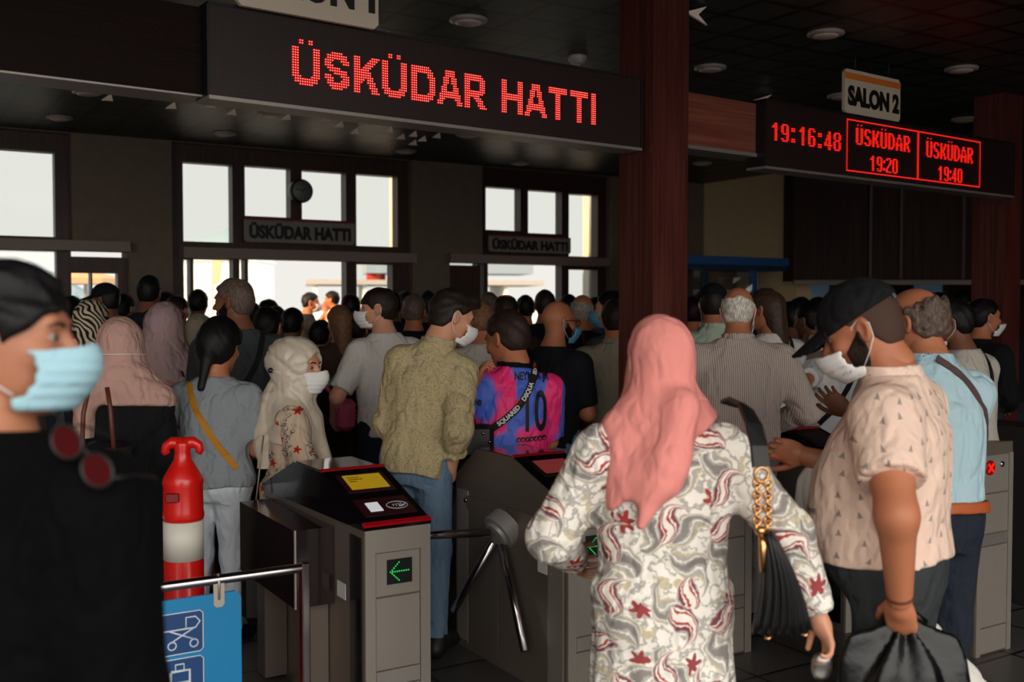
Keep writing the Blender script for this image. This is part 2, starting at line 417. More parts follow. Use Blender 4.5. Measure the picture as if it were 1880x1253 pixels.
bar('trim_3', sx(818), sx(1110), sz(960, 486), sz(960, 471), M_lintel, 0.12, 0.215)
# side walls: left side, right side, the beige return and the dark bulkhead
pL = WP.pt(-8.2, 0)
def wallbox(name, p, q, t, z0, z1, m):
    p = np.array(p[:2]); q = np.array(q[:2]); d = q-p; L = np.linalg.norm(d); th = math.atan2(d[1], d[0])
    o = MB().box((0, 0, z0), (L, t, z1)).build(name, m); o.location = (p[0], p[1], 0); o.rotation_euler = (0, 0, th); return struct(o)
wallbox('wall_left', (pL[0]-2.2, 2.5), (pL[0]-2.2, pL[1]+3.6), 0.25, 0, CEIL, M_stone)
wallbox('wall_sun_block', (pL[0]-2.2, -20), (pL[0]-2.2, 2.5), 0.25, 0, 9.5, M_stone)  # unseen, raised and lengthened to keep the sun off the hall
BW = at(1290, 560, 13.4); BE = BW - V*1.62
wallbox('wall_right_return', BW[:2], BE[:2], 0.22, 0, CEIL, M_beige)
DB = at(1456, 515, 11.6)
db = MB().box((0, 0, DB[2]), (4.6, 0.5, CEIL)); o = db.build('wall_bulkhead', M_dark); o.location = (DB[0], DB[1], 0); o.rotation_euler = (0, 0, math.radians(-2)); struct(o)
for i, px in enumerate((1592, 1648, 1762)):
    p = at(px, 430, DB[1]); o = MB().box((0, -0.012, DB[2]+0.02), (0.03, 0.0, CEIL-0.02)).build('trim_%d' % (4+i), M_frame); o.location = (p[0], p[1]-0.06, 0); struct(o)
o = MB().box((0, -0.05, DB[2]-0.05), (4.6, 0.02, DB[2])).build('trim_7', M_lintel); o.location = (DB[0], DB[1], 0); o.rotation_euler = (0, 0, math.radians(-2)); struct(o)
wallbox('wall_recess', (DB[0]-0.7, DB[1]+2.6), (DB[0]+5.5, DB[1]+2.6), 0.2, 0, CEIL, M_dark)
wallbox('wall_right', (DB[0]+4.8, -1.0), (DB[0]+4.8, DB[1]+3), 0.2, 0, CEIL, M_dark)
# small lit panes behind the bulkhead
M_bluepane = mat('dim bluish glass', (60, 72, 84), 0.15, emit=(70, 92, 110), es=0.22)
for i, (x0, x1, y0, y1) in enumerate(((1472, 1524, 522, 560), (1678, 1733, 516, 560))):
    a = at(x0, y1, DB[1]+2.45); b = at(x1, y0, DB[1]+2.45)
    o = holed('window_%d' % (5+i), a[0]-0.05, b[0]+0.05, a[2]-0.05, b[2]+0.05, [(a[0], b[0], a[2], b[2])], -0.04, 0.02, M_black, Plane((0, DB[1]+2.5), 0)); struct(o)
    MB().box((a[0], 0.0, a[2]), (b[0], 0.01, b[2])).build('pane', M_bluepane, o)
# ceiling lamps and small ceiling pieces
M_lampw = mat('frosted lamp glass', (196, 176, 168), 0.4)
M_lampr = mat('lamp rim', (150, 140, 134), 0.4)
lamp = [(860, 35), (1516, 60), (1304, 123), (1765, 125), (160, 168), (110, 215), (412, 244), (497, 207), (858, 247), (745, 277), (1078, 273), (955, 299), (1290, 299), (1770, 218), (1545, 175)]
where = ['above the long red sign', 'before the second display', 'beside the middle post', 'near the far timber post', 'under the end of the fascia', 'over the first tall window', 'over the stone pier', 'under the lit sign edge', 'behind the big display letters', 'above the wide doorway', 'close to the middle post', 'over the farthest window', 'past the middle post', 'behind the second display', 'behind the numbered board']
proto = None
for i, (px, py) in enumerate(lamp):
    p = on_z(px, py, CEIL)
    if proto is None:
        r = empty('ceiling_lamp', p)
        MB().lathe([(0.105, 0.0), (0.105, -0.012), (0.085, -0.02), (0.078, -0.02), (0.078, 0.0)], 24).build('rim', M_lampr, r)
        MB().lathe([(0.078, -0.004), (0.074, -0.022), (0.05, -0.03), (0.0005, -0.034)], 24).build('diffuser', M_lampw, r); proto = r
    else:
        r = copy_tree(proto); r.location = tuple(p)
    tag(r, 'round flush ceiling lamp ' + where[i], 'ceiling light', 'round ceiling lamps')
M_white = mat('white painted metal', (232, 214, 200), 0.5)
tri = [(197, 172), (270, 168), (315, 187), (386, 184), (424, 199), (525, 208), (597, 210), (622, 222), (650, 235), (690, 219), (713, 232), (735, 245), (757, 240), (775, 249), (800, 243), (757, 256), (1045, 121), (1275, 8), (690, 57), (1400, 172)]
for i, (px, py) in enumerate(tri):
    p = on_z(px, py, CEIL)
    b = MB()
    if i in (16, 17, 18, 19): poly = [(-0.08, -0.055), (0.07, -0.004), (0.01, -0.055), (0.075, -0.10)]
    else: poly = [(-0.045, -0.055), (0.04, -0.055), (0.028, 0.0)]
    b.prism(poly, -0.02, -0.008, 'y'); o = b.build('ceiling_bracket', M_white); o.location = tuple(p); o.rotation_euler = (0, 0, 0.35 + 0.25*math.sin(i*2.3))
    tag(o, 'small white folded metal bracket on the dark ceiling tiles', 'bracket', 'white ceiling brackets')
p = on_z(1060, 103, CEIL); o = empty('smoke_detector', p)
MB().lathe([(0.06, 0), (0.06, -0.02), (0.045, -0.045), (0.001, -0.055)], 20).build('housing', mat('detector plastic', (170, 165, 160), 0.3), o)
MB().lathe([(0.02, -0.05), (0.018, -0.062), (0.001, -0.066)], 12).build('sensor', M_lampr, o)
tag(o, 'small domed smoke detector on the ceiling above the long sign', 'smoke detector')
# cable along the far window
# ------------------------------------------------------------------ outside
M_quay = mat('pale quay concrete', (200, 196, 188), 0.9)
q0 = far(-60, -0.5); q1 = far(60, -0.5)
b = MB().add([(*far(-60, -0.35), -0.02), (*far(60, -0.35), -0.02), (*far(60, -14), -0.02), (*far(-60, -14), -0.02)], [(0, 1, 2, 3)]); struct(b.build('ground_quay', M_quay))
b = MB().add([(*far(-400, -14), -1.2), (*far(400, -14), -1.2), (*far(400, -400), -1.2), (*far(-400, -400), -1.2)], [(0, 1, 2, 3)])
struct(b.build('sea', mat('pale sea', (190, 205, 205), 0.15, bump=(3, 0.3, 0.2))))
def hills(name, prof, Y, m, dep=8.0):
    b = MB(); pts = [at(px, py, Y) for px, py in prof]; n = len(pts)
    vs = [tuple(p) for p in pts] + [(p[0], p[1]+dep, p[2]*0.6) for p in pts] + [(p[0], p[1]-1, -1.2) for p in pts]
    fs = [(i+1, i, n+i, n+i+1) for i in range(n-1)] + [(i, i+1, 2*n+i+1, 2*n+i) for i in range(n-1)]
    o = b.add(vs, fs, True).build(name, m); return struct(o)
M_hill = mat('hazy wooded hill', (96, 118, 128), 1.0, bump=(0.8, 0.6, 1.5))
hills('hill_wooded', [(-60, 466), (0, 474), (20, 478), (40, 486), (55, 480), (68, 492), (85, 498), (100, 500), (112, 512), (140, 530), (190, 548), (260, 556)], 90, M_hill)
# far mosque-topped slope seen through the second window
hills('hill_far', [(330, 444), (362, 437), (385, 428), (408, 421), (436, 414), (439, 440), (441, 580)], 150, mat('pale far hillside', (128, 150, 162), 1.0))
# pier building with flat roof and columns (right part of the second window)
M_fwin = mat('pale shed glazing', (176, 186, 188), 0.3)
M_cream = mat('cream painted pillar', (206, 200, 190), 0.8)
WPo = Plane(WP.pt(0, 0, -0.9), TH)
for i, (x0, x1) in enumerate(((725, 762), (1081, 1122))):
    s0, s1 = WPo.sz(x0, 560)[0], WPo.sz(x1, 560)[0]; r = empty('outside_pier', WPo.pt(s0, 0), TH)
    MB().box((0, 0, 0), (s1-s0, 0.14, 3.4)).build('shaft', M_cream, r); MB().box((-0.03, -0.03, 0), (s1-s0+.03, 0.17, 0.3)).build('plinth', M_cream, r)
    tag(r, ('cream outdoor pillar lit by the sun behind the window with the clock', 'cream outdoor pillar lit by the sun behind the farthest window')[i], 'pillar')
ha = at(322, 470, 40.0); hb = at(470, 470, 40.0); r = empty('added_shed', (ha[0], 40.0, -1.0)); L_ = hb[0]-ha[0]  # added shed: its white stands in for the washed-out view
M_shed = mat('white painted boards', (214, 216, 212), 0.7)
MB().box((0, 0, 0), (L_, 3.0, ha[2]+0.8)).build('shed_wall', M_shed, r); MB().prism([(-0.2, ha[2]+0.8), (3.2, ha[2]+0.8), (1.5, ha[2]+1.0)], -0.1, L_+0.1, 'x').build('roof', M_shed, r)
for i in range(4): MB().box((0.35+i*L_/4, -0.02, ha[2]-0.6), (0.65+i*L_/4, 0.0, ha[2]+0.2)).build('shed_window', M_fwin, r)
tag(r, 'low white shed added to whiten the view through the doorway sidelight', 'building')
def oplane(px, out):
    q = Plane(WP.pt(0, 0, -out), TH); return q.pt(q.sz(px, 560)[0], 0)
fr = at(690, 470, 27.0); r = empty('ferry_boat', (fr[0], fr[1], -1.0), 0.2)
M_fw = mat('ferry white paint', (225, 226, 222), 0.5); M_fg = mat('ferry grey glazing', (120, 136, 146), 0.3); M_fb = mat('ferry grey paint', (150, 148, 142), 0.6)
b = MB().prism([(-2.6, 0.4), (4.2, 0.4), (4.6, 1.9), (-3.2, 1.9)], -1.4, 1.4, 'y'); b.build('hull', M_fw, r)
MB().box((-1.8, -1.1, 1.9), (4.2, 1.1, 2.5)).build('lower_deck', M_fw, r); MB().box((-1.9, -1.2, 2.5), (4.3, 1.2, 2.62)).build('deck_roof', M_fb, r)
MB().box((-0.3, -0.9, 3.4), (4.0, 0.9, 4.0)).build('wheelhouse', M_fg, r); MB().box((-1.8, -1.3, 3.1), (4.2, 1.3, 3.22)).build('upper_roof', M_fb, r)
for x in (-1.6, -0.4, 0.8, 2.0, 3.2): MB().box((x, -1.1, 2.6), (x+0.08, 1.1, 3.12)).build('post', M_fw, r)
MB().lathe([(0.25, 3.2), (0.25, 3.7), (0.2, 3.72)], 16).build('funnel', mat('ferry red', (190, 60, 50), 0.5), r)
tag(r, 'white passenger ferry with grey roofs moored beyond the wide doorway', 'ferry')
up = oplane(158, 6.0); r = empty('sun_umbrella', up)
MB().tube([(0, 0, 0), (0, 0, 2.1)], 0.03).build('pole', M_lintel, r)
b = MB(); n = 8; vs = [(0, 0, 2.12)] + [(0.55*math.cos(k*2*math.pi/n), 0.55*math.sin(k*2*math.pi/n), 1.98) for k in range(n)] + [(0.55*math.cos(k*2*math.pi/n), 0.55*math.sin(k*2*math.pi/n), 1.9) for k in range(n)]
b.add(vs, [(0, 1+k, 1+(k+1) % n) for k in range(n)] + [(1+k, 9+k, 9+(k+1) % n, 1+(k+1) % n) for k in range(n)]); b.build('canopy', mat('yellow ochre canvas', (190, 140, 70), 0.9), r)
tag(r, 'ochre sun umbrella standing outside behind the narrow glazed door', 'umbrella')
hp = oplane(390, 4.0); r = empty('hanging_banner', hp)
MB().tube([(0, 0, 0), (0, 0, 2.25)], 0.02).build('pole', M_cream, r); b = MB()
b.prism([(-0.02, 1.85), (0.10, 1.9), (0.14, 2.2), (0.0, 2.24)], -0.01, 0.01, 'y'); b.build('flag', mat('buff flag cloth', (216, 190, 160), 0.9), r)
tag(r, 'buff flag drooping from a pole outside the glazed door', 'flag')
# ------------------------------------------------------------------ beam, posts and displays
THS = math.radians(36.5)
d0 = 4.08
BP = Plane(at(537.2, 85.8, d0), THS)
def bs(px, py=200): return BP.sz(px, py)[0]
zb0 = BP.sz(925, 241)[1]; zb1 = BP.sz(925, 103)[1]
def onbeam(b, name, m, parent=None, out=0.0):
    o = b.build(name, m, parent)
    if parent is None: p = BP.pt(0, 0, out); o.location = tuple(p); o.rotation_euler = (0, 0, THS)
    return o
sP = bs(1172); wP = 0.247
pcor = bs(1198)
# local frame: x along the beam, y away from the viewer, z up
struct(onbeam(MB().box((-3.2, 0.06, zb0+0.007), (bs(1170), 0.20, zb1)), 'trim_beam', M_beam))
struct(onbeam(MB().box((-3.2, 0.05, zb0), (bs(385), 0.22, zb0+0.007)), 'trim_beam_edge', M_alu))
struct(onbeam(MB().box((pcor+0.256, 0.06, zb0+0.06), (bs(1872), 0.20, zb1)), 'trim_beam_far', mat('fascia board with painted light', (120, 66, 54), 0.35, pat=wood((104, 54, 44), (132, 76, 60), (1.5, 1.5, 60)))))  # lighter copy of the fascia colour, standing in for light on it
struct(onbeam(MB().box((pcor+0.256, 0.05, zb0+0.04), (bs(1872), 0.22, zb0+0.06)), 'trim_beam_far_edge', M_alu))
def post(name, px, w, label, out=0.06):
    Q = Plane(BP.pt(0, 0, out), THS); p = Q.pt(Q.sz(px, 500)[0], 0); r = empty(name, p, THS)
    b = MB().box((0, 0, 0.0), (w, w, CEIL)); b.build('shaft', M_post, r)
    MB().box((-0.015, -0.015, 0), (w+0.015, w+0.015, 0.12), bev=0.008).build('plinth', M_post, r)
    tag(r, label, 'post'); return r
post('timber_post', 1198, wP, 'varnished red-brown square post at the end of the long display')
post('timber_post', 1842, wP, 'dark red-brown square post beyond the display with two frames', -0.21)
# dot displays
def dots(k, t):
    x, y, z = k.xyz(t)[0:3]
    fx = k.m('SUBTRACT', k.m('FRACT', k.m('MULTIPLY', x, 100.0)), 0.5); fz = k.m('SUBTRACT', k.m('FRACT', k.m('MULTIPLY', z, 100.0)), 0.5)
    d = k.m('SQRT', k.m('ADD', k.m('MULTIPLY', fx, fx), k.m('MULTIPLY', fz, fz)))
    return k.mix(k.ss(d, 0.2, 0.36), lin((56, 30, 30)), lin((24, 14, 14)))
M_led = mat('unlit dot board', (40, 24, 23), 0.5, pat=dots)
M_lens_bloom = mat('red lens with bloom glow', (120, 0, 0), 0.4, emit=(245, 4, 3), es=0.85)  # red disc widened to nearly fill the pitch, its emission imitating bloom
M_core = mat('bright lamp core', (255, 150, 120), 0.4, emit=(255, 186, 165), es=1.5)
M_lens_bloom2 = mat('red lens with bloom glow, dimmer', (120, 0, 0), 0.4, emit=(236, 10, 6), es=0.95)  # same widened disc, bloom put into a weaker emission
M_core2 = mat('lamp core, dimmer', (255, 120, 80), 0.4, emit=(255, 70, 50), es=1.0)
BIG = {
'U': ["###......###"]*11 + ["####....####", ".##########.", ".##########.", "...######..."],
'S': ["...#####...", ".#########.", ".#########.", "####...####", "###.....###", "####.......", ".######....", "..########.", "....######.", "###....####", "####....###", ".###...####", ".##########", "..########.", "...#####..."],
'K': ["###.....####", "###....####.", "###...####..", "###..####...", "###.####....", "#######.....", "########....", "########....", "#########...", "#####.###...", "####..####..", "###....###..", "###....####.", "###.....###.", "###.....####"],
'D': ["#########...", "##########..", "###########.", "###.....###.", "###.....####", "###......###", "###......###", "###......###", "###......###", "###......###", "###......###", "###.....####", "###########.", "###########.", "#########..."],
'A': ["....#####....", "....#####....", "....#####....", "...###.###...", "...###.###...", "...###.###...", "...##...##...", "..###...###..", "..###...###..", "..#########..", ".###########.", ".###########.", ".###.....###.", "###.......###", "###.......###"],
'R': ["#########...", "##########..", "###########.", "###.....###.", "###.....###.", "###.....###.", "###.....###.", "###########.", "##########..", "########....", "###..####...", "###...####..", "###....###..", "###....####.", "###.....####"],
'H': ["###......###"]*6 + ["############"]*3 + ["###......###"]*6,
'T': ["###########"]*3 + ["....###...."]*12, 'I': ["###"]*15}
UML = [(3, -3), (4, -3), (3, -2), (4, -2), (7, -3), (8, -3), (7, -2), (8, -2)]
SM = {
'U': ["##..##"]*8 + ["##..##", ".####."], 'S': [".####.", "##..##", "##....", "##....", ".###..", "..###.", "....##", "....##", "##..##", ".####."],
'K': ["##..##", "##..##", "##.##.", "##.##.", "####..", "####..", "##.##.", "##.##.", "##..##", "##..##"], 'D': ["####..", "##.##.", "##..##", "##..##", "##..##", "##..##", "##..##", "##..##", "##.##.", "####.."],
'A': ["..##..", "..##..", ".####.", ".#..#.", ".#..#.", "##..##", "######", "##..##", "##..##", "##..##"], 'R': ["#####.", "##..##", "##..##", "##..##", "#####.", "####..", "##.##.", "##.##.", "##..##", "##..##"],
'1': ["..##..", ".###..", "####..", "..##..", "..##..", "..##..", "..##..", "..##..", "..##..", "..##.."], '9': [".####.", "##..##", "##..##", "##..##", "##..##", ".#####", "....##", "....##", "##..##", ".####."],
'2': [".####.", "##..##", "....##", "....##", "...##.", "..##..", ".##...", "##....", "##....", "######"], '0': [".####."] + ["##..##"]*8 + [".####."],
'4': ["...##.", "...##.", "..###.", "..###.", ".####.", ".#.##.", "##.##.", "######", "...##.", "...##."], '6': [".####.", "##..##", "##....", "##....", "#####.", "##..##", "##..##", "##..##", "##..##", ".####."],
'8': [".####.", "##..##", "##..##", "##..##", ".####.", "##..##", "##..##", "##..##", "##..##", ".####."], ':': ["..", "..", "##", "##", "..", "..", "..", "##", "##", ".."]}
UMS = [(1, -2), (4, -2)]
def led(b, x, z, px, pz, seg=6):
    for (r, y, mi) in ((0.46, -0.004, 0), (0.19, -0.0055, 1)):
        b.cur = mi; vs = [(x + r*px*math.cos(a), y, z + r*pz*math.sin(a)) for a in [2*math.pi*k/seg + 0.5 for k in range(seg)]] + [(x, y-0.0014, z)]
        vs2 = [(v[0], 0.0, v[2]) for v in vs[:seg]]
        b.add(vs + vs2, [(seg, (k+1) % seg, k) for k in range(seg)] + [(k, (k+1) % seg, seg+1+(k+1) % seg, seg+1+k) for k in range(seg)])
def glyph(parent, name, rows, uml, x0, z0, px, pz, ms):
    b = MB()
    for r, row in enumerate(rows):
        for c, ch in enumerate(row):
            if ch == '#': led(b, x0 + c*px, z0 - r*pz, px, pz)
    for c, r in uml: led(b, x0 + c*px, z0 - r*pz, px, pz)
    return b.build(name, list(ms), parent)
def display(label, s0, s1, z0, z1, dep=0.13):
    r = empty('dot_matrix_display', BP.pt(0, 0, 0.0), THS)
    MB().box((s0, 0.0, z0), (s1, dep, z1)).build('dot_board', M_led, r)
    MB().box((s0-0.006, -0.006, z0-0.014), (s1+0.006, dep+0.0, z0)).build('bottom_rail', M_alu, r)
    MB().box((s0-0.006, -0.006, z1), (s1+0.006, dep, z1+0.012)).build('top_rail', M_black, r)
    MB().box((s0-0.012, -0.006, z0), (s0, dep, z1)).build('end_cap', M_black, r); MB().box((s1, -0.006, z0), (s1+0.012, dep, z1)).build('end_cap', M_black, r)
    return tag(r, label, 'display')
D1 = display('long dot-matrix display with large red letters above the turnstiles', bs(386), bs(1176), zb0, zb1)
zt = BP.sz(537.2, 85.8)[1]; P = 0.01; x = 0
adv = {'U': 14, 'S': 13, 'K': 13, 'D': 13, 'A': 14, 'R': 20, 'H': 13, 'T': 13, 'I': 4}
for ch in "USKUDARHATTI":
    glyph(D1, 'lit_letter', BIG[ch], UML if ch == 'U' else (), x*P, zt, P, P, (M_lens_bloom, M_core)); x += adv[ch] - (0 if ch != 'A' else 0)
z20, z21 = BP.sz(1553, 317)[1]-0.012, BP.sz(1553, 214)[1]+0.01
z20 = min(z20, BP.sz(1800, 350)[1]-0.01)
D2 = display('dot-matrix display with a clock and two red departure frames', bs(1406), bs(1862), z20, z21)
def word(txt, x0, zt, px, pz, gap=1):
    x = x0
    for ch in txt:
        glyph(D2, 'lit_letter' if ch.isalpha() else 'lit_digit', SM[ch], UMS if ch == 'U' else (), x, zt, px, pz, (M_lens_bloom2, M_core2)); x += (len(SM[ch][0])+gap)*px
    return x
def fitword(txt, pxa, pya, pxb, pyb, pyt, gap=1):      # fit between picture columns; top row at pyt and bottom row at pyb, both at column pxa
    n = sum(len(SM[c][0])+gap for c in txt)-gap; s0, zt = BP.sz(pxa, pyt); s1 = bs(pxb); zb = BP.sz(pxa, pyb)[1]
    word(txt, s0, zt, (s1-s0)/(n-1), (zt-zb)/9, gap)
fitword('19', 1418, 0, 1447, 256, 226, 1); fitword(':', 1454, 0, 1458, 264, 229); fitword('16', 1468, 0, 1496, 265, 234, 1); fitword(':', 1503, 0, 1507, 274, 238); fitword('48', 1514, 0, 1543, 273, 242, 1)
fitword('USKUDAR', 1572, 0, 1670, 264, 236); fitword('19:20', 1598, 0, 1648, 312, 287); fitword('USKUDAR', 1701, 0, 1786, 287, 260); fitword('19:40', 1723, 0, 1767, 330, 306)
b = MB(); (fa, fz1) = BP.sz(1555, 219); fz0 = BP.sz(1555, 313)[1]; fm = bs(1686); fb = bs(1800); pt = 0.0095
n = int((fb-fa)/pt)
for i in range(n+1):
    led(b, fa+i*(fb-fa)/n, fz1, pt, pt, 5); led(b, fa+i*(fb-fa)/n, fz0, pt, pt, 5)
nz = int((fz1-fz0)/pt)
for xx in (fa, fm-0.005, fm+0.005, fb):
    for j in range(1, nz): led(b, xx, fz1 - j*(fz1-fz0)/nz, pt, pt, 5)
b.build('lit_frame', [M_lens_bloom2, M_core2], D2)
# hanging boards
M_board = mat('cream sign board', (190, 176, 158), 0.55); M_ink = mat('black lettering', (16, 15, 15), 0.5); M_or = mat('orange band', (206, 110, 40), 0.5)
def board(label, txt, s0, s1, z0, z1, plane, out, size, m=None, band=None, rods=True, fit=(0.05, 0.97, 0.18, 0.64), bold=0.05):
    r = empty('hanging_sign_board', plane.pt(s0, z0, out), plane.th); W = s1-s0; H = z1-z0
    e = 0.02; MB().prism([(e, 0), (W-e, 0), (W, e), (W, H-e), (W-e, H), (e, H), (0, H-e), (0, e)], 0, 0.02, 'y').build('board', m or M_board, r)
    if band: MB().box((0.0, -0.002, H*band[0]), (W, 0.0, H*band[1])).build('orange_band', band[2] if len(band) > 2 else M_or, r)
    v, f = text_mesh(txt, 1.0, 0.002, bold); q = np.array(v); lo_, hi_ = q.min(0), q.max(0); MB().add([(W*(fit[0]+(fit[1]-fit[0])*(p[0]-lo_[0])/(hi_[0]-lo_[0])), -p[2]-0.003, H*(fit[2]+(fit[3]-fit[2])*(p[1]-lo_[1])/(hi_[1]-lo_[1]))) for p in v], f).build('lettering', M_ink, r)
    if rods:
        for x in (0.2*W, 0.8*W): MB().tube([(x, 0.01, H-0.02), (x, 0.01, CEIL-z0)], 0.004, 6).build('hanger', M_black, r)
    return tag(r, label, 'sign')
BP2 = Plane(BP.pt(0, 0, 0.05), THS)
zS = BP2.sz(690, 54)[1]; s1 = BP2.sz(695, 40)[0]
board('cream board lettered SALON 1 hanging over the long display', 'SALON 1', s1-0.60, s1, zS, zS+0.33, BP2, 0.0, 0.165, band=(0.82, 0.95))
BP3 = Plane(BP.pt(0, 0, -0.02), THS)
zS = z21+0.018; sA = BP3.sz(1551, 170)[0]; sB = BP3.sz(1653, 170)[0]; zT = BP3.sz(1552, 125)[1]
board('cream board lettered SALON 2 standing over the framed departures', 'SALON 2', sA, sB, zS, zT, BP3, 0.0, 0.165, band=(0.78, 0.92))
M_wb = mat('grey white sign board', (122, 116, 112), 0.6); M_red = mat('red band', (120, 40, 38), 0.6); M_ink2 = mat('dark grey lettering', (30, 29, 29), 0.6)
for i, (x0, x1, y0, y1, lb) in enumerate(((449, 651, 400, 444, 'long white board reading ÜSKÜDAR HATTI under the round clock'), (896, 1046, 431, 462, 'long white board reading ÜSKÜDAR HATTI in the farthest window'))):
    s0, s1 = sx(x0), sx(x1); zz0, zz1 = sz(x0, y1), sz(x0, y0)
    board(lb, 'ÜSKÜDAR HATTI', s0, s1, zz0, zz1, WP, 0.02, (zz1-zz0)*0.82, m=M_wb, band=(0.92, 1.0, M_red), rods=False, fit=(0.04, 0.96, 0.14, 0.84), bold=0.055)
r = empty('wall_clock', WP.pt(sx(555), sz(555, 351), 0.0), TH)
R = Matrix.Rotation(math.pi/2, 4, 'X')
MB().lathe([(0.118, -0.09), (0.122, 0.0), (0.112, 0.03), (0.105, 0.03)], 28, R).build('case', M_black, r)
MB().lathe([(0.104, 0.031), (0.102, 0.036)], 28, R).build('dial', mat('grey dial', (104, 106, 104), 0.4), r)
for a, l in ((0.9, 0.05), (-1.4, 0.08)): MB().box((-0.004, -0.041, -0.01), (0.004, -0.037, l), M=Matrix.Rotation(a, 4, 'Y')).build('hand', mat('clock hand', (30, 30, 30), 0.5), r)
tag(r, 'round dark wall clock on the mullion above the lettered board', 'clock')
# ------------------------------------------------------------------ blue kiosk by the beige return
KP = Plane(at(1330, 480, 10.2), TH)
ks = lambda px, py=500: KP.sz(px, py)[0]
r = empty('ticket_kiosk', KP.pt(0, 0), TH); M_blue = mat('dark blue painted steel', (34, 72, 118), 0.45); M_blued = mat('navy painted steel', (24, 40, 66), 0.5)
k0, k1 = ks(1240), ks(1448); kz0, kz1 = KP.sz(1330, 486)[1], KP.sz(1330, 471)[1]
kl = lambda s: s
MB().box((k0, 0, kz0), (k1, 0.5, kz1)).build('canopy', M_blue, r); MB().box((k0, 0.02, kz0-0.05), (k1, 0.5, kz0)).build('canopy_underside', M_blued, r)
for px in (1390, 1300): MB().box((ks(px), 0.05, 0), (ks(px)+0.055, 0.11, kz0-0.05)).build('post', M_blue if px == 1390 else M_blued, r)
MB().box((k0, 0.06, 0), (ks(1392), 0.40, 1.05)).build('counter', M_blued, r)
M_film = glass_mat('creased plastic film', (200, 198, 190), 0.25, 0.25)
b = MB(); rr = random.Random(4)
nx, nz = 14, 14; xa, xb, za, zb = k0, ks(1389), 1.05, kz0-0.06
vs = [(xa+(xb-xa)*i/nx, 0.08+rr.uniform(-0.02, 0.02), za+(zb-za)*j/nz) for j in range(nz+1) for i in range(nx+1)]
b.add(vs, [(j*(nx+1)+i, j*(nx+1)+i+1, (j+1)*(nx+1)+i+1, (j+1)*(nx+1)+i) for j in range(nz) for i in range(nx)]); b.build('plastic_screen', M_film, r)
tag(r, 'blue steel ticket kiosk with plastic screen beside the beige wall', 'kiosk')
p = BW - V*0.95; p2 = at(1409, 512, p[1]-0.02)
r = empty('wall_notice', (p[0]+0.115*0.853, p[1]+0.115*0.5225, p2[2]-0.12), TH-math.pi/2)
MB().box((-0.16, -0.27, -0.12), (0.16, -0.24, 0.20)).build('sheet', mat('white paper', (205, 198, 184), 0.8), r); MB().box((-0.17, -0.24, -0.13), (0.17, -0.225, 0.21)).build('backing', M_lintel, r)
tag(r, 'white paper notice on the beige wall beside the blue kiosk', 'notice')
# ------------------------------------------------------------------ turnstiles, rail, hanging sign, bollards
def steel(name, c, rough, sc=(4, 4, 220)):
    return mat(name, c, rough, metal=1.0, bump=(1.0, 0.12, 0.001), aniso=sc, vary=0.15)
M_st = mat('brushed steel', (172, 163, 153), 0.42, metal=0.55, bump=(1.0, 0.1, 0.001), aniso=(4, 4, 220), spec=0.5, vary=0.1); M_std = mat('dark brushed steel', (122, 110, 100), 0.40, metal=0.45, bump=(1.0, 0.1, 0.001), aniso=(4, 4, 220), spec=0.5, vary=0.12); M_chr = mat('polished steel tube', (176, 170, 172), 0.16, metal=1.0)
M_gloss = mat('black gloss panel', (14, 11, 12), 0.12, spec=0.4, coat=0.25); M_gred = mat('red gloss edge', (176, 12, 26), 0.18, spec=0.6, coat=0.4)
M_maroon = mat('dark maroon plastic', (52, 16, 24), 0.25); M_grey = mat('grey cast hub', (140, 136, 132), 0.45, metal=0.3)
M_top = mat('clear glossy lid', (120, 116, 116), 0.06, metal=0.75); M_wht = mat('white sticker', (200, 198, 194), 0.6)
M_yel = mat('yellow screen', (150, 122, 20), 0.4, emit=(186, 148, 22), es=0.42); M_scr = mat('red screen', (120, 40, 40), 0.3, emit=(150, 62, 60), es=0.35)
M_inkg = mat('pale print', (170, 170, 175), 0.5, emit=(160, 160, 170), es=0.15); M_gr = mat('green arrow dots', (20, 190, 90), 0.4, emit=(20, 190, 85), es=0.9)
M_rr = mat('red cross lamp', (220, 20, 12), 0.4, emit=(255, 24, 12), es=1.2); M_stl = mat('pale steel strip', (196, 190, 182), 0.35, metal=0.8)
WT = 0.26; ZL, ZT, ZBK = 0.79, 0.945, 0.77
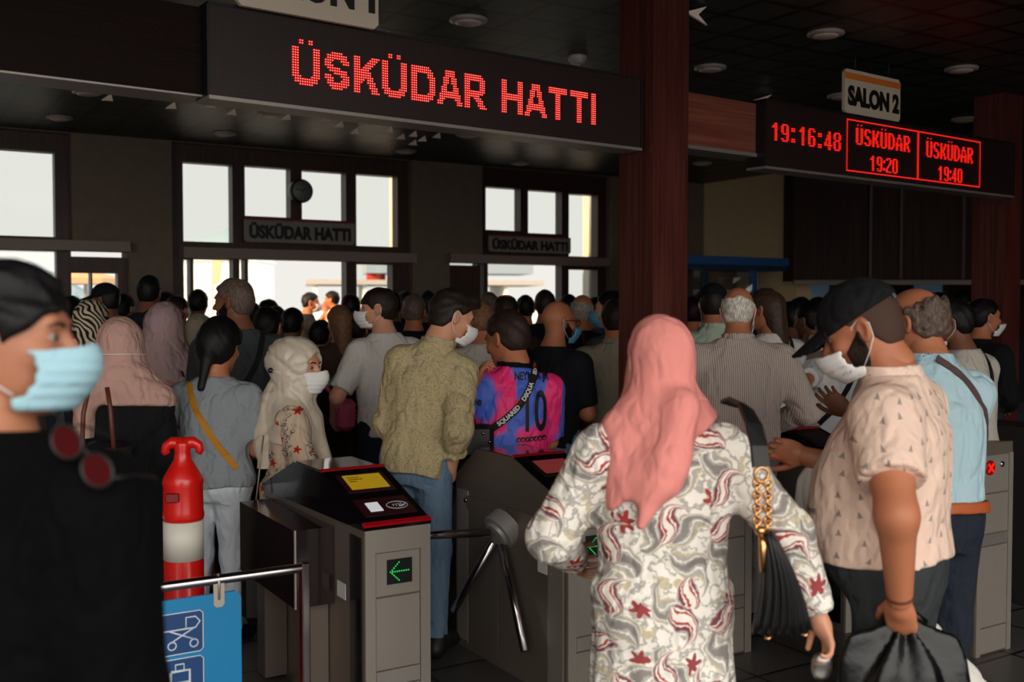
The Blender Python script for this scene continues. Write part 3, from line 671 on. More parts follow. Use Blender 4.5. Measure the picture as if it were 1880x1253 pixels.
def gate(label, corner, th=TH, L=1.12, screen='yellow', tripod=False, flap=False, arrow=True):
    r = empty('turnstile', (corner[0], corner[1], 0), th)   # local: x across, y along the lane (away), z up; corner = near left foot
    z0 = 0.0
    b = MB().prism([(0.0, z0), (L, z0), (L, ZBK), (0.0, ZL)], 0.0, WT, 'x'); body = b.build('cabinet', M_std if tripod else M_std, r)
    # near end face with frame, seams and pale strip
    f = MB().box((0.0, -0.012, 0.0), (0.04, 0.0, ZL)); f.box((WT-0.04, -0.012, 0.0), (WT, 0.0, ZL)); f.box((0.04, -0.012, ZL-0.085), (WT-0.04, 0.0, ZL)); f.build('end_frame', M_st, r)
    e = MB().box((0.043, -0.008, 0.545), (WT-0.043, 0.0, ZL-0.088)); e.build('indicator_panel', M_st, r)
    MB().box((0.043, -0.008, 0.275), (WT-0.043, 0.0, 0.538)).build('service_door', M_st, r)
    MB().box((0.043, -0.010, 0.215), (WT-0.043, 0.0, 0.27)).build('pale_strip', M_stl, r)
    MB().box((0.043, -0.008, 0.01), (WT-0.043, 0.0, 0.208)).build('kick_plate', M_st, r)
    # hood: sides, sloped black reader panel, glossy lid
    h = MB().prism([(-0.012, ZL), (L, ZBK), (L, ZBK+0.03), (0.72, ZT), (0.41, ZT), (-0.012, ZL+0.012)], -0.004, WT+0.004, 'x'); h.build('hood', M_gloss if not tripod else M_std, r)
    sl = math.atan2(ZT-ZL-0.012, 0.42); Ls = math.hypot(0.42, ZT-ZL-0.012)
    M = Matrix.Translation((WT/2, -0.01, ZL+0.014)) @ Matrix.Rotation(sl, 4, 'X')
    hw = WT/2
    rp = MB().box((-hw-0.003, 0.02, -0.004), (hw+0.003, Ls-0.01, 0.006), M=M, bev=0.002).build('reader_panel', M_gloss, r)
    MB().box((-hw-0.004, -0.002, -0.012), (hw+0.004, 0.02, 0.008), M=M).build('red_edge', M_gred, r)
    MB().box((-hw-0.004, Ls-0.012, -0.006), (hw+0.004, Ls+0.004, 0.009), M=M).build('red_edge', M_gred, r)
    bz = MB().box((-0.098, 0.235, 0.005), (0.098, 0.385, 0.012), M=M, bev=0.003).build('screen_bezel', M_maroon if screen == 'yellow' else M_black, r)
    MB().box((-0.078, 0.255, 0.011), (0.078, 0.368, 0.014), M=M).build('screen', M_yel if screen == 'yellow' else (M_scr if screen == 'red' else M_black), bz)
    if screen == 'yellow':
        t = MB()
        for i, w_ in enumerate((0.05, 0.06, 0.03)): t.box((-0.066, 0.345-0.016*i, 0.0138), (-0.066+w_, 0.349-0.016*i, 0.0146), M=M)
        t.build('screen_print', M_ink, bz)
    cr = MB().box((-0.105, 0.055, 0.005), (0.105, 0.185, 0.010), M=M, bev=0.002).build('card_reader', M_maroon, r)
    MB().box((-0.072, 0.085, 0.009), (-0.022, 0.148, 0.013), M=M).build('lit_window', mat('pale lit window', (200, 200, 205), 0.3, emit=(205, 205, 210), es=0.55), cr)
    t = MB()
    ring = [(0.045+0.042*math.cos(a), 0.115+0.026*math.sin(a)) for a in np.linspace(0, 2*math.pi, 25)]
    t.tube([tuple(M @ Vector((x, y, 0.0108))) for x, y in ring], 0.0016, 5, caps=False)
    for k in range(4): t.tube([tuple(M @ Vector((0.022+0.011*k+0.010*math.cos(a), 0.115+(0.008+0.003*k)*math.sin(a), 0.0108))) for a in np.linspace(-0.9, 0.9, 7)], 0.0015, 5)
    t.tube([tuple(M @ Vector(p)) for p in ((0.05, 0.105, 0.011), (0.075, 0.112, 0.011), (0.082, 0.125, 0.011))], 0.003, 5)
    t.build('contactless_symbol', M_inkg, cr)
    MB().box((0.006, 0.415, ZT), (WT-0.006, 0.72, ZT+0.004)).build('lid', M_top, r)
    if arrow:
        al = MB().box((0.085, -0.012, 0.585), (0.185, -0.006, 0.675)).build('arrow_lamp', M_black, r)
        a = MB()
        for i in range(9): a.lathe([(0.0032, 0.0), (0.0028, 0.002), (0.0004, 0.003)], 6, Matrix.Translation((0.098+0.009*i, -0.012, 0.630)) @ Matrix.Rotation(math.pi/2, 4, 'X'))
        for i in range(1, 6):
            for s_ in (1, -1): a.lathe([(0.0032, 0.0), (0.0028, 0.002), (0.0004, 0.003)], 6, Matrix.Translation((0.098+0.0068*i, -0.012, 0.630+s_*0.0066*i)) @ Matrix.Rotation(math.pi/2, 4, 'X'))
        a.build('green_arrow', M_gr, al)
    # side dressing on the left side (x = 0)
    MB().box((-0.006, 0.02, 0.04), (0.0, 0.12, ZL-0.03)).build('side_stile', M_st if tripod else M_gloss, r); MB().box((-0.006, L-0.12, 0.04), (0.0, L-0.02, ZBK-0.03)).build('side_stile', M_st if tripod else M_gloss, r)
    if tripod:
        rec = MB().prism([(0.12, ZL-0.06), (L-0.12, ZBK-0.05), (L-0.12, ZBK-0.10), (0.62, 0.52), (0.5, 0.52), (0.12, ZL-0.2)], -0.012, -0.004, 'x').build('mechanism_cover', M_std, r)
        MB().box((-0.0055, 0.125, 0.03), (-0.001, 0.52, 0.70)).build('side_door', M_std, r); MB().box((-0.0055, 0.53, 0.03), (-0.001, L-0.125, 0.70)).build('side_door', M_std, r)
        for y_ in (0.122, L-0.125): MB().box((-0.007, y_, 0.03), (-0.0005, y_+0.005, 0.72)).build('edge_strip', M_stl, r)
        MB().box((-0.008, 0.13, 0.50), (-0.005, 0.20, 0.55)).build('sticker', M_wht, r)
        for y_, z_ in ((0.80, 0.70), (0.40, 0.685)): MB().lathe([(0.012, 0), (0.011, 0.008), (0.001, 0.009)], 10, Matrix.Translation((-0.012, y_, z_)) @ Matrix.Rotation(-math.pi/2, 4, 'Y')).build('lock', M_chr, r)
        hy, hz = 0.43, 0.655
        ax = Vector((-0.72, -0.05, -0.45)).normalized(); HM = Matrix.Translation((-0.01, hy, hz)) @ ax.to_track_quat('Z', 'Y').to_matrix().to_4x4()
        hub = MB().lathe([(0.085, 0.0), (0.085, 0.058), (0.080, 0.064), (0.062, 0.068), (0.058, 0.082), (0.02, 0.084), (0.0, 0.084)], 48, HM, smooth=False).build('hub', M_grey, r)
        pc = HM @ Vector((0, 0, 0.055))
        for tgt in ((-0.56, hy-0.02, hz+0.015), (-0.12, hy+0.28, hz-0.42), (-0.07, hy-0.24, hz-0.50)):
            d = (Vector(tgt)-pc).normalized(); a_ = pc + d*0.055; b_ = pc + d*0.50
            MB().tube([tuple(a_), tuple(b_), tuple(b_+d*0.006)], [0.018, 0.018, 0.012], 16).build('arm', M_chr, r)
    if flap:
        MB().box((-0.16, 0.28, 0.46), (-0.004, L-0.16, 0.755)).build('side_housing', mat('dark gloss housing', (34, 24, 24), 0.14, spec=0.6, coat=0.4), r)
        MB().box((-0.162, 0.272, 0.46), (-0.155, 0.28, 0.757)).build('housing_edge', M_st, r)
        MB().box((-0.12, 0.34, 0.02), (-0.004, 0.40, 0.46)).build('housing_leg', M_std, r); MB().box((-0.10, L-0.30, 0.02), (-0.004, L-0.20, 0.46)).build('housing_leg', M_std, r)
        MB().box((-0.007, 0.16, 0.50), (-0.004, 0.24, 0.56)).build('sticker', M_wht, r)
    return tag(r, label, 'turnstile', 'turnstiles in a row')
c1 = at(668, 970, 3.68)
T1 = gate('steel turnstile cabinet with green arrow and yellow screen', c1, flap=True)
rr1 = None
c2 = np.array([c1[0], c1[1], 0]) + U*0.84 - V*0.06
T2 = gate('steel turnstile with three-arm tripod and dull red screen', c2, L=0.92, tripod=True, screen='red')
c3 = np.array([c1[0], c1[1], 0]) + U*0.84*2 + V*0.05
gate('turnstile mostly hidden behind the paisley tunic', c3, screen='red', arrow=False, L=0.80, tripod=True)
c4 = np.array([c1[0], c1[1], 0]) + U*0.84*3
T4 = gate('dark turnstile with pale lid beyond the pink polo shirt', c4, screen='off', L=1.1)
# exit cabinet, plain face with red cross lamp
c5 = at(1787, 1215, 4.64)
r = empty('exit_gate_cabinet', (c5[0], c5[1], 0), TH); H5 = CAMH - (818-560)*4.64/FPX
MB().box((0, 0, 0), (WT, 0.42, H5-0.05)).build('cabinet', M_std, r)
MB().prism([(-0.005, H5-0.05), (0.42, H5-0.07), (0.42, H5-0.04), (-0.005, H5)], -0.004, WT+0.004, 'x').build('lid', M_std, r)
f = MB().box((0, -0.012, 0.0), (0.03, 0, H5-0.05)); f.box((WT-0.03, -0.012, 0.0), (WT, 0, H5-0.05)); f.build('end_frame', M_st, r)
for a, b_, nm in ((0.745, H5-0.055, 'indicator_panel'), (0.56, 0.738, 'upper_door'), (0.505, 0.553, 'pale_strip'), (0.13, 0.498, 'service_door'), (0.01, 0.123, 'kick_plate')):
    MB().box((0.033, -0.008, a), (WT-0.033, 0, b_)).build(nm, M_st if nm != 'pale_strip' else M_stl, r)
cm = Matrix.Translation((0.085, -0.008, H5-0.11)) @ Matrix.Rotation(math.pi/2, 4, 'X')
lm = MB().lathe([(0.034, 0), (0.034, 0.006), (0.03, 0.008)], 20, cm).build('lamp', mat('dark red lamp glass', (90, 10, 8), 0.3, emit=(120, 8, 6), es=0.5), r)
x_ = MB()
for s_ in (1, -1): x_.box((-0.005, -0.0105, -0.026), (0.005, -0.008, 0.026), M=Matrix.Translation((0.085, -0.008, H5-0.11)) @ Matrix.Rotation(s_*0.785, 4, 'Y'))
x_.build('red_cross', M_rr, lm)
MB().lathe([(0.014, 0), (0.013, 0.007), (0.001, 0.008)], 12, Matrix.Translation((0.175, -0.008, H5-0.10)) @ Matrix.Rotation(math.pi/2, 4, 'X')).build('lock', M_chr, r)
tag(r, 'narrow steel exit cabinet with round red cross lamp', 'turnstile')
c6 = at(1790, 800, 6.2)
gate('dark turnstile hood beyond the exit cabinet', (c6[0], c6[1]), screen='off', L=1.1, arrow=False)
c7 = c5 + U*0.95 + V*0.3
r7 = empty('tripod_barrier', (c7[0], c7[1], 0), TH); MB().box((0, 0, 0), (WT, 0.9, 0.95), bev=0.004).build('cabinet', mat('charcoal painted steel', (40, 36, 34), 0.5), r7)
MB().tube([(-0.02, 0.4, 0.62), (-0.2, 0.3, 0.50)], 0.018, 12).build('arm', M_chr, r7); MB().lathe([(0.07, 0), (0.06, 0.06), (0.01, 0.065)], 20, Matrix.Translation((0, 0.4, 0.64)) @ Matrix.Rotation(-math.pi/2, 4, 'Y')).build('hub', M_grey, r7)
tag(r7, 'dark barrier cabinet whose steel arm pokes out past the exit cabinet', 'turnstile')
# rail with post
p1 = at(556, 1043, 3.55); p1 = np.array([p1[0], p1[1], 0]); zr = at(553, 1043, 3.55)[2]
r = empty('handrail', p1, TH)
MB().tube([(-1.6, 0, zr), (-0.03, 0, zr), (-0.008, 0, zr), (0.0, 0, zr)], 0.0165, 16).build('rail', M_chr, r)
MB().box((-0.008, -0.018, 0.0), (0.02, 0.02, zr+0.02), bev=0.004).build('post', M_chr, r); MB().tube([(-1.58, 0, 0), (-1.58, 0, zr)], 0.018, 12).build('far_post', M_chr, r)
MB().lathe([(0.05, 0), (0.05, 0.012), (0.03, 0.016)], 16).build('foot', M_chr, r)
tag(r, 'polished steel handrail joining the turnstile, carrying the blue sign', 'handrail')
def along(px): # distance along -U from p1 seen at column px
    k = (px-CX)/FPX; return (p1[0]-k*p1[1])/(U[0]-k*U[1])
t0, t1 = along(300), along(437)
r = empty('blue_information_sign', p1 - U*t0, TH)       # x runs from the sign's left edge
Wd = t0-t1; zs1 = zr-0.045; zs0 = zs1-0.48; M_sb = mat('bright blue board', (16, 124, 178), 0.45, vary=0.08); M_navy = mat('navy pictogram field', (18, 62, 112), 0.5); M_pw = mat('white pictogram', (196, 206, 214), 0.5)
e = 0.02; MB().prism([(-0.35, zs0), (Wd-e, zs0), (Wd, zs0+e), (Wd, zs1-e), (Wd-e, zs1), (-0.35, zs1)], -0.006, 0.006, 'y').build('board', M_sb, r)
for xb in (Wd-0.075, -0.25):
    b = MB().tube([(xb, 0, zr+0.018), (xb, -0.012, zr), (xb, -0.008, zs1-0.02)], 0.006, 8)
    b.prism([(xb-0.018, zs1-0.035), (xb-0.01, zs1-0.045), (xb+0.01, zs1-0.045), (xb+0.018, zs1-0.035), (xb+0.018, zr), (xb-0.018, zr)], -0.012, -0.0065, 'y'); b.build('hanger', M_st, r)
def field(z0, z1):
    x1 = Wd*0.47; x0 = x1-0.19
    MB().prism([(x0, z0), (x1-0.01, z0), (x1, z0+0.01), (x1, z1-0.01), (x1-0.01, z1), (x0, z1)], -0.009, -0.006, 'y').build('pictogram_field', M_navy, r)
    q = MB(); q.tube([(x0, -0.009, z0), (x1-0.01, -0.009, z0), (x1, -0.009, z0+0.01), (x1, -0.009, z1-0.01), (x1-0.01, -0.009, z1), (x0, -0.009, z1)], 0.002, 5); q.build('pictogram_border', M_pw, r)
    return x0, x1
zA = zs1-0.045; x0, x1 = field(zA-0.135, zA)
def line(pts, rad=0.0028): MB().tube([(a, -0.0095, b) for a, b in pts], rad, 6).build('pictogram_line', M_pw, r)
xc = x1-0.055
line([(xc-0.07, zA-0.055), (xc+0.03, zA-0.055), (xc+0.045, zA-0.035), (xc+0.03, zA-0.018), (xc, zA-0.018), (xc, zA-0.055)])
line([(xc-0.055, zA-0.055), (xc+0.03, zA-0.095)]); line([(xc+0.025, zA-0.055), (xc-0.05, zA-0.095)])
for xx in (xc-0.045, xc+0.025): line([(xx+0.013*math.cos(a), zA-0.105+0.013*math.sin(a)) for a in np.linspace(0, 6.3, 13)], 0.0026)
zB = zA-0.15; field(zB-0.135, zB)
line([(xc-0.05, zB-0.04), (xc+0.01, zB-0.04), (xc+0.01, zB-0.115), (xc-0.05, zB-0.115), (xc-0.05, zB-0.04)], 0.005); line([(xc-0.05, zB-0.078), (xc+0.01, zB-0.078)]); line([(xc-0.035, zB-0.038), (xc-0.035, zB-0.018), (xc-0.008, zB-0.018), (xc-0.008, zB-0.038)])
tag(r, 'bright blue sign with pram and luggage pictograms hanging on the handrail', 'sign')
# red bollards
M_bol = mat('red moulded plastic', (205, 22, 16), 0.28, spec=0.5, coat=0.15, vary=0.06); M_refl = mat('white reflective band', (206, 202, 190), 0.5)
def bollard(label, p, ztop):
    r = empty('delineator_post', (p[0], p[1], 0), 0.2); k = ztop/1.12
    pr = [(0.20, 0.0), (0.20, 0.05), (0.12, 0.09), (0.076, 0.12), (0.074, 0.40), (0.078, 0.41), (0.078, 0.43), (0.073, 0.44), (0.073, 0.64), (0.070, 0.655)]
    pr2 = [(0.071, 0.80), (0.076, 0.815), (0.073, 0.84), (0.072, 0.93), (0.075, 0.945), (0.070, 0.965), (0.050, 1.00), (0.033, 1.03), (0.029, 1.06), (0.033, 1.085), (0.030, 1.10), (0.0, 1.105)]
    b = MB().lathe([(a, z*k) for a, z in pr + [(0.070, 0.80)] + pr2], 32); b.build('column', M_bol, r)
    MB().lathe([(0.0735, 0.655*k), (0.0735, 0.80*k)], 32).build('reflective_band', M_refl, r)
    for s_ in (-1, 1):
        e = MB().tube([(0, 0, 1.09*k), (s_*0.04, 0, 1.093*k), (s_*0.058, 0, 1.082*k), (s_*0.062, 0, 1.062*k), (s_*0.056, 0, 1.05*k)], [0.024, 0.022, 0.018, 0.016, 0.012], 10); e.build('lug', M_bol, r)
    MB().box((-0.055, -0.079, 0.88*k), (-0.005, -0.06, 0.915*k), bev=0.004).build('slot', mat('red plastic with painted shade', (120, 10, 8), 0.4), r)  # slot box in a darker red, the recess shade put into its colour
    return tag(r, label, 'bollard', 'red bollards')
p = at(335, 800, 3.85); bollard('red plastic bollard with white band behind the handrail', p, p[2])
p = at(178, 822, 4.05); bollard('red bollard hidden behind the person in black, only its lugs showing', p, p[2])
# ------------------------------------------------------------------ people: one figure builder, posed per person
def Rx(a): a = math.radians(a); c, s = math.cos(a), math.sin(a); return np.array([[1, 0, 0], [0, c, -s], [0, s, c]])
def Ry(a): a = math.radians(a); c, s = math.cos(a), math.sin(a); return np.array([[c, 0, s], [0, 1, 0], [-s, 0, c]])
def Rz(a): a = math.radians(a); c, s = math.cos(a), math.sin(a); return np.array([[c, -s, 0], [s, c, 0], [0, 0, 1]])
def unit(v): v = np.asarray(v, float); return v/(np.linalg.norm(v)+1e-9)
SKIN = {}
def skin(t):
    c = {'fair': (204, 146, 116), 'tan': (178, 112, 80), 'olive': (158, 104, 78), 'dark': (118, 74, 52), 'pale': (222, 178, 152)}[t]
    return mat('skin ' + t, c, 0.5, spec=0.35, sss=0.06, bump=(120, 0.12, 0.001))
def hairmat(n, c, vary=0.0):
    c2 = tuple(min(255, int(v*1.45+4)) for v in c)
    def p(k, t):
        f = k.noise(k.vm('MULTIPLY', t, (160, 160, 40)), 1.0, 3.0, 0.6); return k.mix(k.ss(f, 0.35, 0.7), lin(c), lin(c2))
    return mat('hair ' + n, c, 0.5, pat=p, bump=(1.0, 0.6, 0.004), aniso=(220, 220, 50), spec=0.22)
H_BLACK = hairmat('black', (11, 9, 9)); H_BROWN = hairmat('brown', (50, 32, 24)); H_DKB = hairmat('dark brown', (28, 20, 17)); H_GREY = hairmat('grey', (128, 122, 114)); H_PEP = hairmat('grey brown', (74, 62, 54)); H_WHITE = hairmat('white grey', (170, 164, 154)); H_LIGHT = hairmat('light brown', (96, 68, 48)); H_STUB = mat('hair cropped', (66, 44, 34), 0.8)
M_mask = mat('white mask fabric', (224, 222, 220), 0.85, bump=(60, 0.2, 0.001)); M_maskb = mat('pale blue mask fabric', (146, 184, 196), 0.85, bump=(60, 0.2, 0.001)); M_maskd = mat('blue mask fabric', (90, 160, 196), 0.85); M_masky = mat('black mask fabric', (26, 24, 24), 0.85)
M_eye = mat('eye white', (132, 120, 112), 0.35); M_iris = mat('dark iris', (34, 22, 16), 0.1); M_brow = mat('eyebrow', (26, 18, 14), 0.8); M_lip = mat('lip', (160, 84, 76), 0.5)
M_shoe = mat('dark shoe leather', (28, 25, 24), 0.5)
def fold(P, a, f, sd, zf=0.4, ridge=True):     # cloth: soft drape with a few narrow creases
    r = np.random.RandomState(sd); o = np.zeros(len(P))
    for i in range(3):
        d = r.normal(size=3)*np.array([1, 1, zf]); d /= np.linalg.norm(d); d2 = unit(r.normal(size=3)); d3 = unit(r.normal(size=3))
        ph = f*(0.8+0.45*i)*(P @ d) + 1.5*np.sin(f*0.30*(P @ d2)+r.rand()*6) + 0.5*np.sin(f*0.9*(P @ d3)+r.rand()*6) + r.rand()*6
        n = np.sin(ph)
        if ridge:
            mk = np.clip(0.25+np.sin(f*0.22*(P @ d3)+r.rand()*6)*np.sin(f*0.27*(P @ d2)+r.rand()*6)*1.6, 0, 1); o += (np.exp(-(n/0.32)**2)*mk*1.3 + 0.22*n)/(1+0.45*i)
        else: o += n/(1+0.6*i)
    return o*a*0.6
class Person:
    def __init__(s, label, hx, hy, d, yaw=0, lean=3, side=0, hyaw=0, hpitch=0, hroll=0, w=1.0, belly=0.0, hs=1.0, tone='tan', seed=None, vox=None, group=None, root_z=0.0, arms=None, fem=False, chest=1.0, aw=1.0, base_s=None):
        s.sd = seed if seed is not None else int(hx*7+hy*3) % 9973; s.d = d; s.w = w; s.belly = belly; s.hs = hs; s.tone = tone; s.fem = fem; s.chest = chest; s.aw = aw
        tgt = at(hx, hy, d); s.yaw = yaw; Rr = Rz(yaw)
        s.RT = Ry(side) @ Rx(-lean); s.RH = Rx(-lean*0.6) @ Rz(hyaw) @ Rx(-hpitch) @ Ry(hroll)
        def joints(k):
            J = {}; J['pel'] = np.array([0, 0, 0.93])*k; T = lambda v: J['pel'] + s.RT @ (np.array(v)*k)
            J['neck'] = T((0, -0.012, 0.525)); J['headc'] = J['neck'] + (0.5*s.RT + 0.5*s.RH) @ (np.array((0, 0.03, 0.05))*k) + s.RH @ (np.array((0, 0.012, 0.098))*hs)
            for n, sg in (('L', -1), ('R', 1)):
                J['sh'+n] = T((sg*0.172*w*(0.93 if fem else 1), -0.012, 0.418)); J['hip'+n] = J['pel'] + np.array((sg*0.09*(0.5+0.5*w), 0, -0.02))*k
                J['kn'+n] = np.array((sg*0.095, 0.015, 0.49))*k; J['an'+n] = np.array((sg*0.105, -0.015, 0.085))*k; J['toe'+n] = np.array((sg*0.125, 0.145, 0.03))*k
            return J
        if base_s is None:
            u = joints(1.0)['headc'][2] - 0; h0 = joints(0.0001)['headc'][2]; s.s = (tgt[2]-root_z - h0)/(u-h0)
        else: s.s = base_s; root_z = tgt[2] - joints(base_s)['headc'][2]
        s.J = joints(s.s); k = s.s
        off = Rr @ np.array([s.J['headc'][0], s.J['headc'][1], 0]); s.pos = np.array([tgt[0]-off[0], tgt[1]-off[1], root_z])
        s.Rr = Rr; s.root = empty('person', s.pos, math.radians(yaw)); tag(s.root, label, 'person', group)
        s.vox = vox or min(0.016, max(0.006, 0.0022*d)); s.hvox = min(0.010, max(0.0042, 0.0014*d))
        s.near = d < 5.6
        arms = arms or {}
        for n, sg in (('L', -1), ('R', 1)):
            sp = arms.get(n, 'hang'); S = s.J['sh'+n]; hint = np.array((sg*0.5, -0.9, -0.35))
            if isinstance(sp, dict): hint = np.array(sp.get('hint', hint)); sp_ = sp['w']
            else: sp_ = sp
            if isinstance(sp_, str):
                if sp_ == 'hang': W = S + np.array((sg*0.045, 0.05, -0.545))*k; hint = np.array((sg*0.35, -0.9, 0))
                elif sp_ == 'phone': W = S + s.RT @ (np.array((-sg*0.08, 0.30, -0.20))*k); hint = np.array((sg*0.45, -0.35, -0.9))
                elif sp_ == 'front': W = S + s.RT @ (np.array((-sg*0.10, 0.27, -0.36))*k); hint = np.array((sg*0.6, -0.6, -0.4))
                elif sp_ == 'hip': W = S + s.RT @ (np.array((sg*0.02, 0.16, -0.42))*k); hint = np.array((sg*0.8, -0.8, 0))
            elif sp_[2] > 3 and len(sp_) == 4 or (len(sp_) == 3 and sp_[0] > 5): W = s.loc(at(*sp_[:3]))
            else: W = np.array(sp_)*k
            l1, l2 = 0.295*k, 0.255*k; D = W-S; L = np.linalg.norm(D)
            if L > (l1+l2)*0.995: D = D/L*(l1+l2)*0.995; W = S+D; L = np.linalg.norm(D)
            a = (l1*l1-l2*l2+L*L)/(2*L); hgt = math.sqrt(max(l1*l1-a*a, 0)); dn = D/L; hn = hint-dn*(hint @ dn); E = S + dn*a + unit(hn)*hgt
            s.J['el'+n] = E; s.J['wr'+n] = W
        s.zs = np.array([-0.14, -0.08, 0.0, 0.10, 0.25, 0.36, 0.43, 0.485, 0.545])*k
        if fem: rx = [0.13, 0.165, 0.172, 0.140, 0.142, 0.154, 0.132, 0.080, 0.045]; ry = [0.09, 0.118, 0.122, 0.098, 0.112, 0.110, 0.090, 0.066, 0.045]
        else: rx = [0.12, 0.150, 0.160, 0.152, 0.160, 0.168, 0.142, 0.085, 0.05]; ry = [0.09, 0.112, 0.116, 0.106, 0.118, 0.120, 0.096, 0.070, 0.05]
        s.rx = np.array(rx)*k*w; s.ry = np.array(ry)*k*(0.4+0.6*w)*chest; s.cy = np.zeros(9)
        bl = np.array([0, 0.3, 0.8, 1.0, 0.7, 0.2, 0, 0, 0])*belly*k; s.ry = s.ry + bl*0.6; s.cy = bl*0.55; s.rx = s.rx + bl*0.35
    def loc(s, p): return (np.asarray(p) - s.pos) @ s.Rr
    def wld(s, p): return s.pos + s.Rr @ np.asarray(p)
    def T(s, v): return s.J['pel'] + s.RT @ (np.array(v)*s.s)
    def torso(s, P, inf=0.0, zlo=None, zhi=None, flare=0.0, p=2.4):
        Q = (P - s.J['pel']) @ s.RT; z = Q[:, 2]
        rx = np.interp(z, s.zs, s.rx)+inf; ry = np.interp(z, s.zs, s.ry)+inf; cy = np.interp(z, s.zs, s.cy)
        if flare: f = np.maximum(0, 0.12*s.s - z)*flare; rx = rx+f; ry = ry+f
        d = ((np.abs(Q[:, 0]/rx)**p + np.abs((Q[:, 1]-cy)/ry)**p)**(1/p) - 1)*np.minimum(rx, ry)
        lo = s.zs[0] if zlo is None else zlo*s.s; hi = s.zs[-1] if zhi is None else zhi*s.s
        return np.maximum(d, np.maximum(lo - z, z - hi))
    def arm(s, P, n, ri, to=2.0, flat=0):       # to: 1 = elbow, 2 = wrist
        k = s.s*(0.55+0.45*s.w)*(0.86 if s.fem else 1)*s.aw; J = s.J
        d = rcone(P, J['sh'+n], J['el'+n] if to >= 1 else J['sh'+n]+(J['el'+n]-J['sh'+n])*to, 0.056*k+ri, (0.056-0.016*min(to, 1))*k+ri, flat=2 if to < 1 and flat else 0)
        if to > 1:
            d2 = rcone(P, J['el'+n], J['el'+n]+(J['wr'+n]-J['el'+n])*(to-1), 0.041*k+ri, (0.041-0.015*(to-1))*k+ri, flat=2 if flat else 0); d = smin(d, d2, 0.03)
        return d
    def leg(s, P, n, ri, shin=True):
        k = s.s*(0.5+0.5*s.w); J = s.J
        d = rcone(P, J['hip'+n], J['kn'+n], 0.088*k+ri, 0.058*k+ri)
        return smin(d, rcone(P, J['kn'+n], J['an'+n], 0.055*k+ri, 0.038*k+ri), 0.03)
    def neck(s, P, inf=0.0):
        return rcone(P, s.J['neck'] - s.RT @ np.array((0, 0.0, 0.05))*s.s, s.J['headc'] + s.RH @ np.array((0, -0.018, -0.04)), 0.064*s.s*(0.9 if s.fem else 1.05)+inf, 0.055*s.hs*(0.9 if s.fem else 1.05)+inf)
    def bodyf(s, P):
        d = s.torso(P, -0.004); k = s.s
        for n in 'LR':
            d = smin(d, rcone(P, s.J['neck']-s.RT @ np.array((0, 0, 0.035*k)), s.J['sh'+n], 0.042*k, 0.048*k*s.w), 0.05)
            d = smin(d, s.arm(P, n, 0), 0.035); d = smin(d, s.leg(P, n, 0), 0.04)
            d = smin(d, rcone(P, s.J['an'+n], s.J['toe'+n], 0.036*k, 0.028*k), 0.03)
        return smin(d, s.neck(P), 0.04)
    # head in its own frame
    def headf(s, Q):
        f = s.fem; d = ell(Q, (0, -0.012, 0.028), (0.075, 0.097, 0.090))
        d = smin(d, ell(Q, (0, 0.022, -0.035), (0.060, 0.070, 0.078)), 0.03)
        d = smin(d, ell(Q, (0, 0.062, -0.088), (0.026, 0.026, 0.024)), 0.03)
        d = smin(d, rcone(Q, (-0.03, 0.074, 0.030), (0.03, 0.074, 0.030), 0.014, 0.014), 0.02)
        for sg in (-1, 1):
            d = smin(d, ell(Q, (sg*0.040, 0.062, -0.018), (0.022, 0.022, 0.02)), 0.02)
            d = smax(d, -ell(Q, (sg*0.032, 0.097, 0.010), (0.020, 0.014, 0.010)), 0.012)
        d = smin(d, rcone(Q, (0, 0.089, 0.012), (0, 0.110, -0.022), 0.008, 0.0125), 0.012)
        for sg in (-1, 1): d = smin(d, ell(Q, (sg*0.012, 0.100, -0.027), (0.009, 0.010, 0.008)), 0.008)
        d = smin(d, ell(Q, (0, 0.088, -0.052), (0.024, 0.012, 0.006)), 0.008); d = smin(d, ell(Q, (0, 0.086, -0.063), (0.020, 0.012, 0.007)), 0.008)
        for sg in (-1, 1):
            R = Rz(sg*22) @ Rx(12)
            e = ell(Q, (sg*0.079, -0.012, -0.004), (0.011, 0.020, 0.034), R); e = smax(e, -ell(Q, (sg*0.090, -0.006, -0.002), (0.010, 0.012, 0.022), R), 0.006)
            d = smin(d, e, 0.008)
        d = smin(d, rcone(Q, (0, -0.02, -0.05), (0, -0.032, -0.115), 0.055, 0.055), 0.03)
        return d
    def HQ(s, P): return ((P - s.J['headc']) @ s.RH)/s.hs
    def hp(s, q): return s.J['headc'] + s.RH @ (np.asarray(q, float)*s.hs)
    def from_head(s, vq): v, q = vq; return (s.J['headc'] + (v*s.hs) @ s.RH.T, q) if len(v) else (v, q)
    def hand(s, n, curl=35, spread=8, roll=0, fwd=None, palm=None, vox=0.0042, thumb=40):
        sg = -1 if n == 'L' else 1; k = s.s*(0.9 if s.fem else 1.0); W = s.J['wr'+n]; f = unit(W - s.J['el'+n]) if fwd is None else unit(fwd)
        pn = np.array((-sg*1.0, 0.0, 0.0)) if palm is None else np.array(palm, float); pn = unit(pn - f*(pn @ f))
        t = np.cross(f, pn)*(1 if sg > 0 else -1)           # thumb side
        if t[1] < -0.2 and palm is None: t = -t
        K = lambda a, b, c: W + f*a*k + t*b*k + pn*c*k
        segs = []
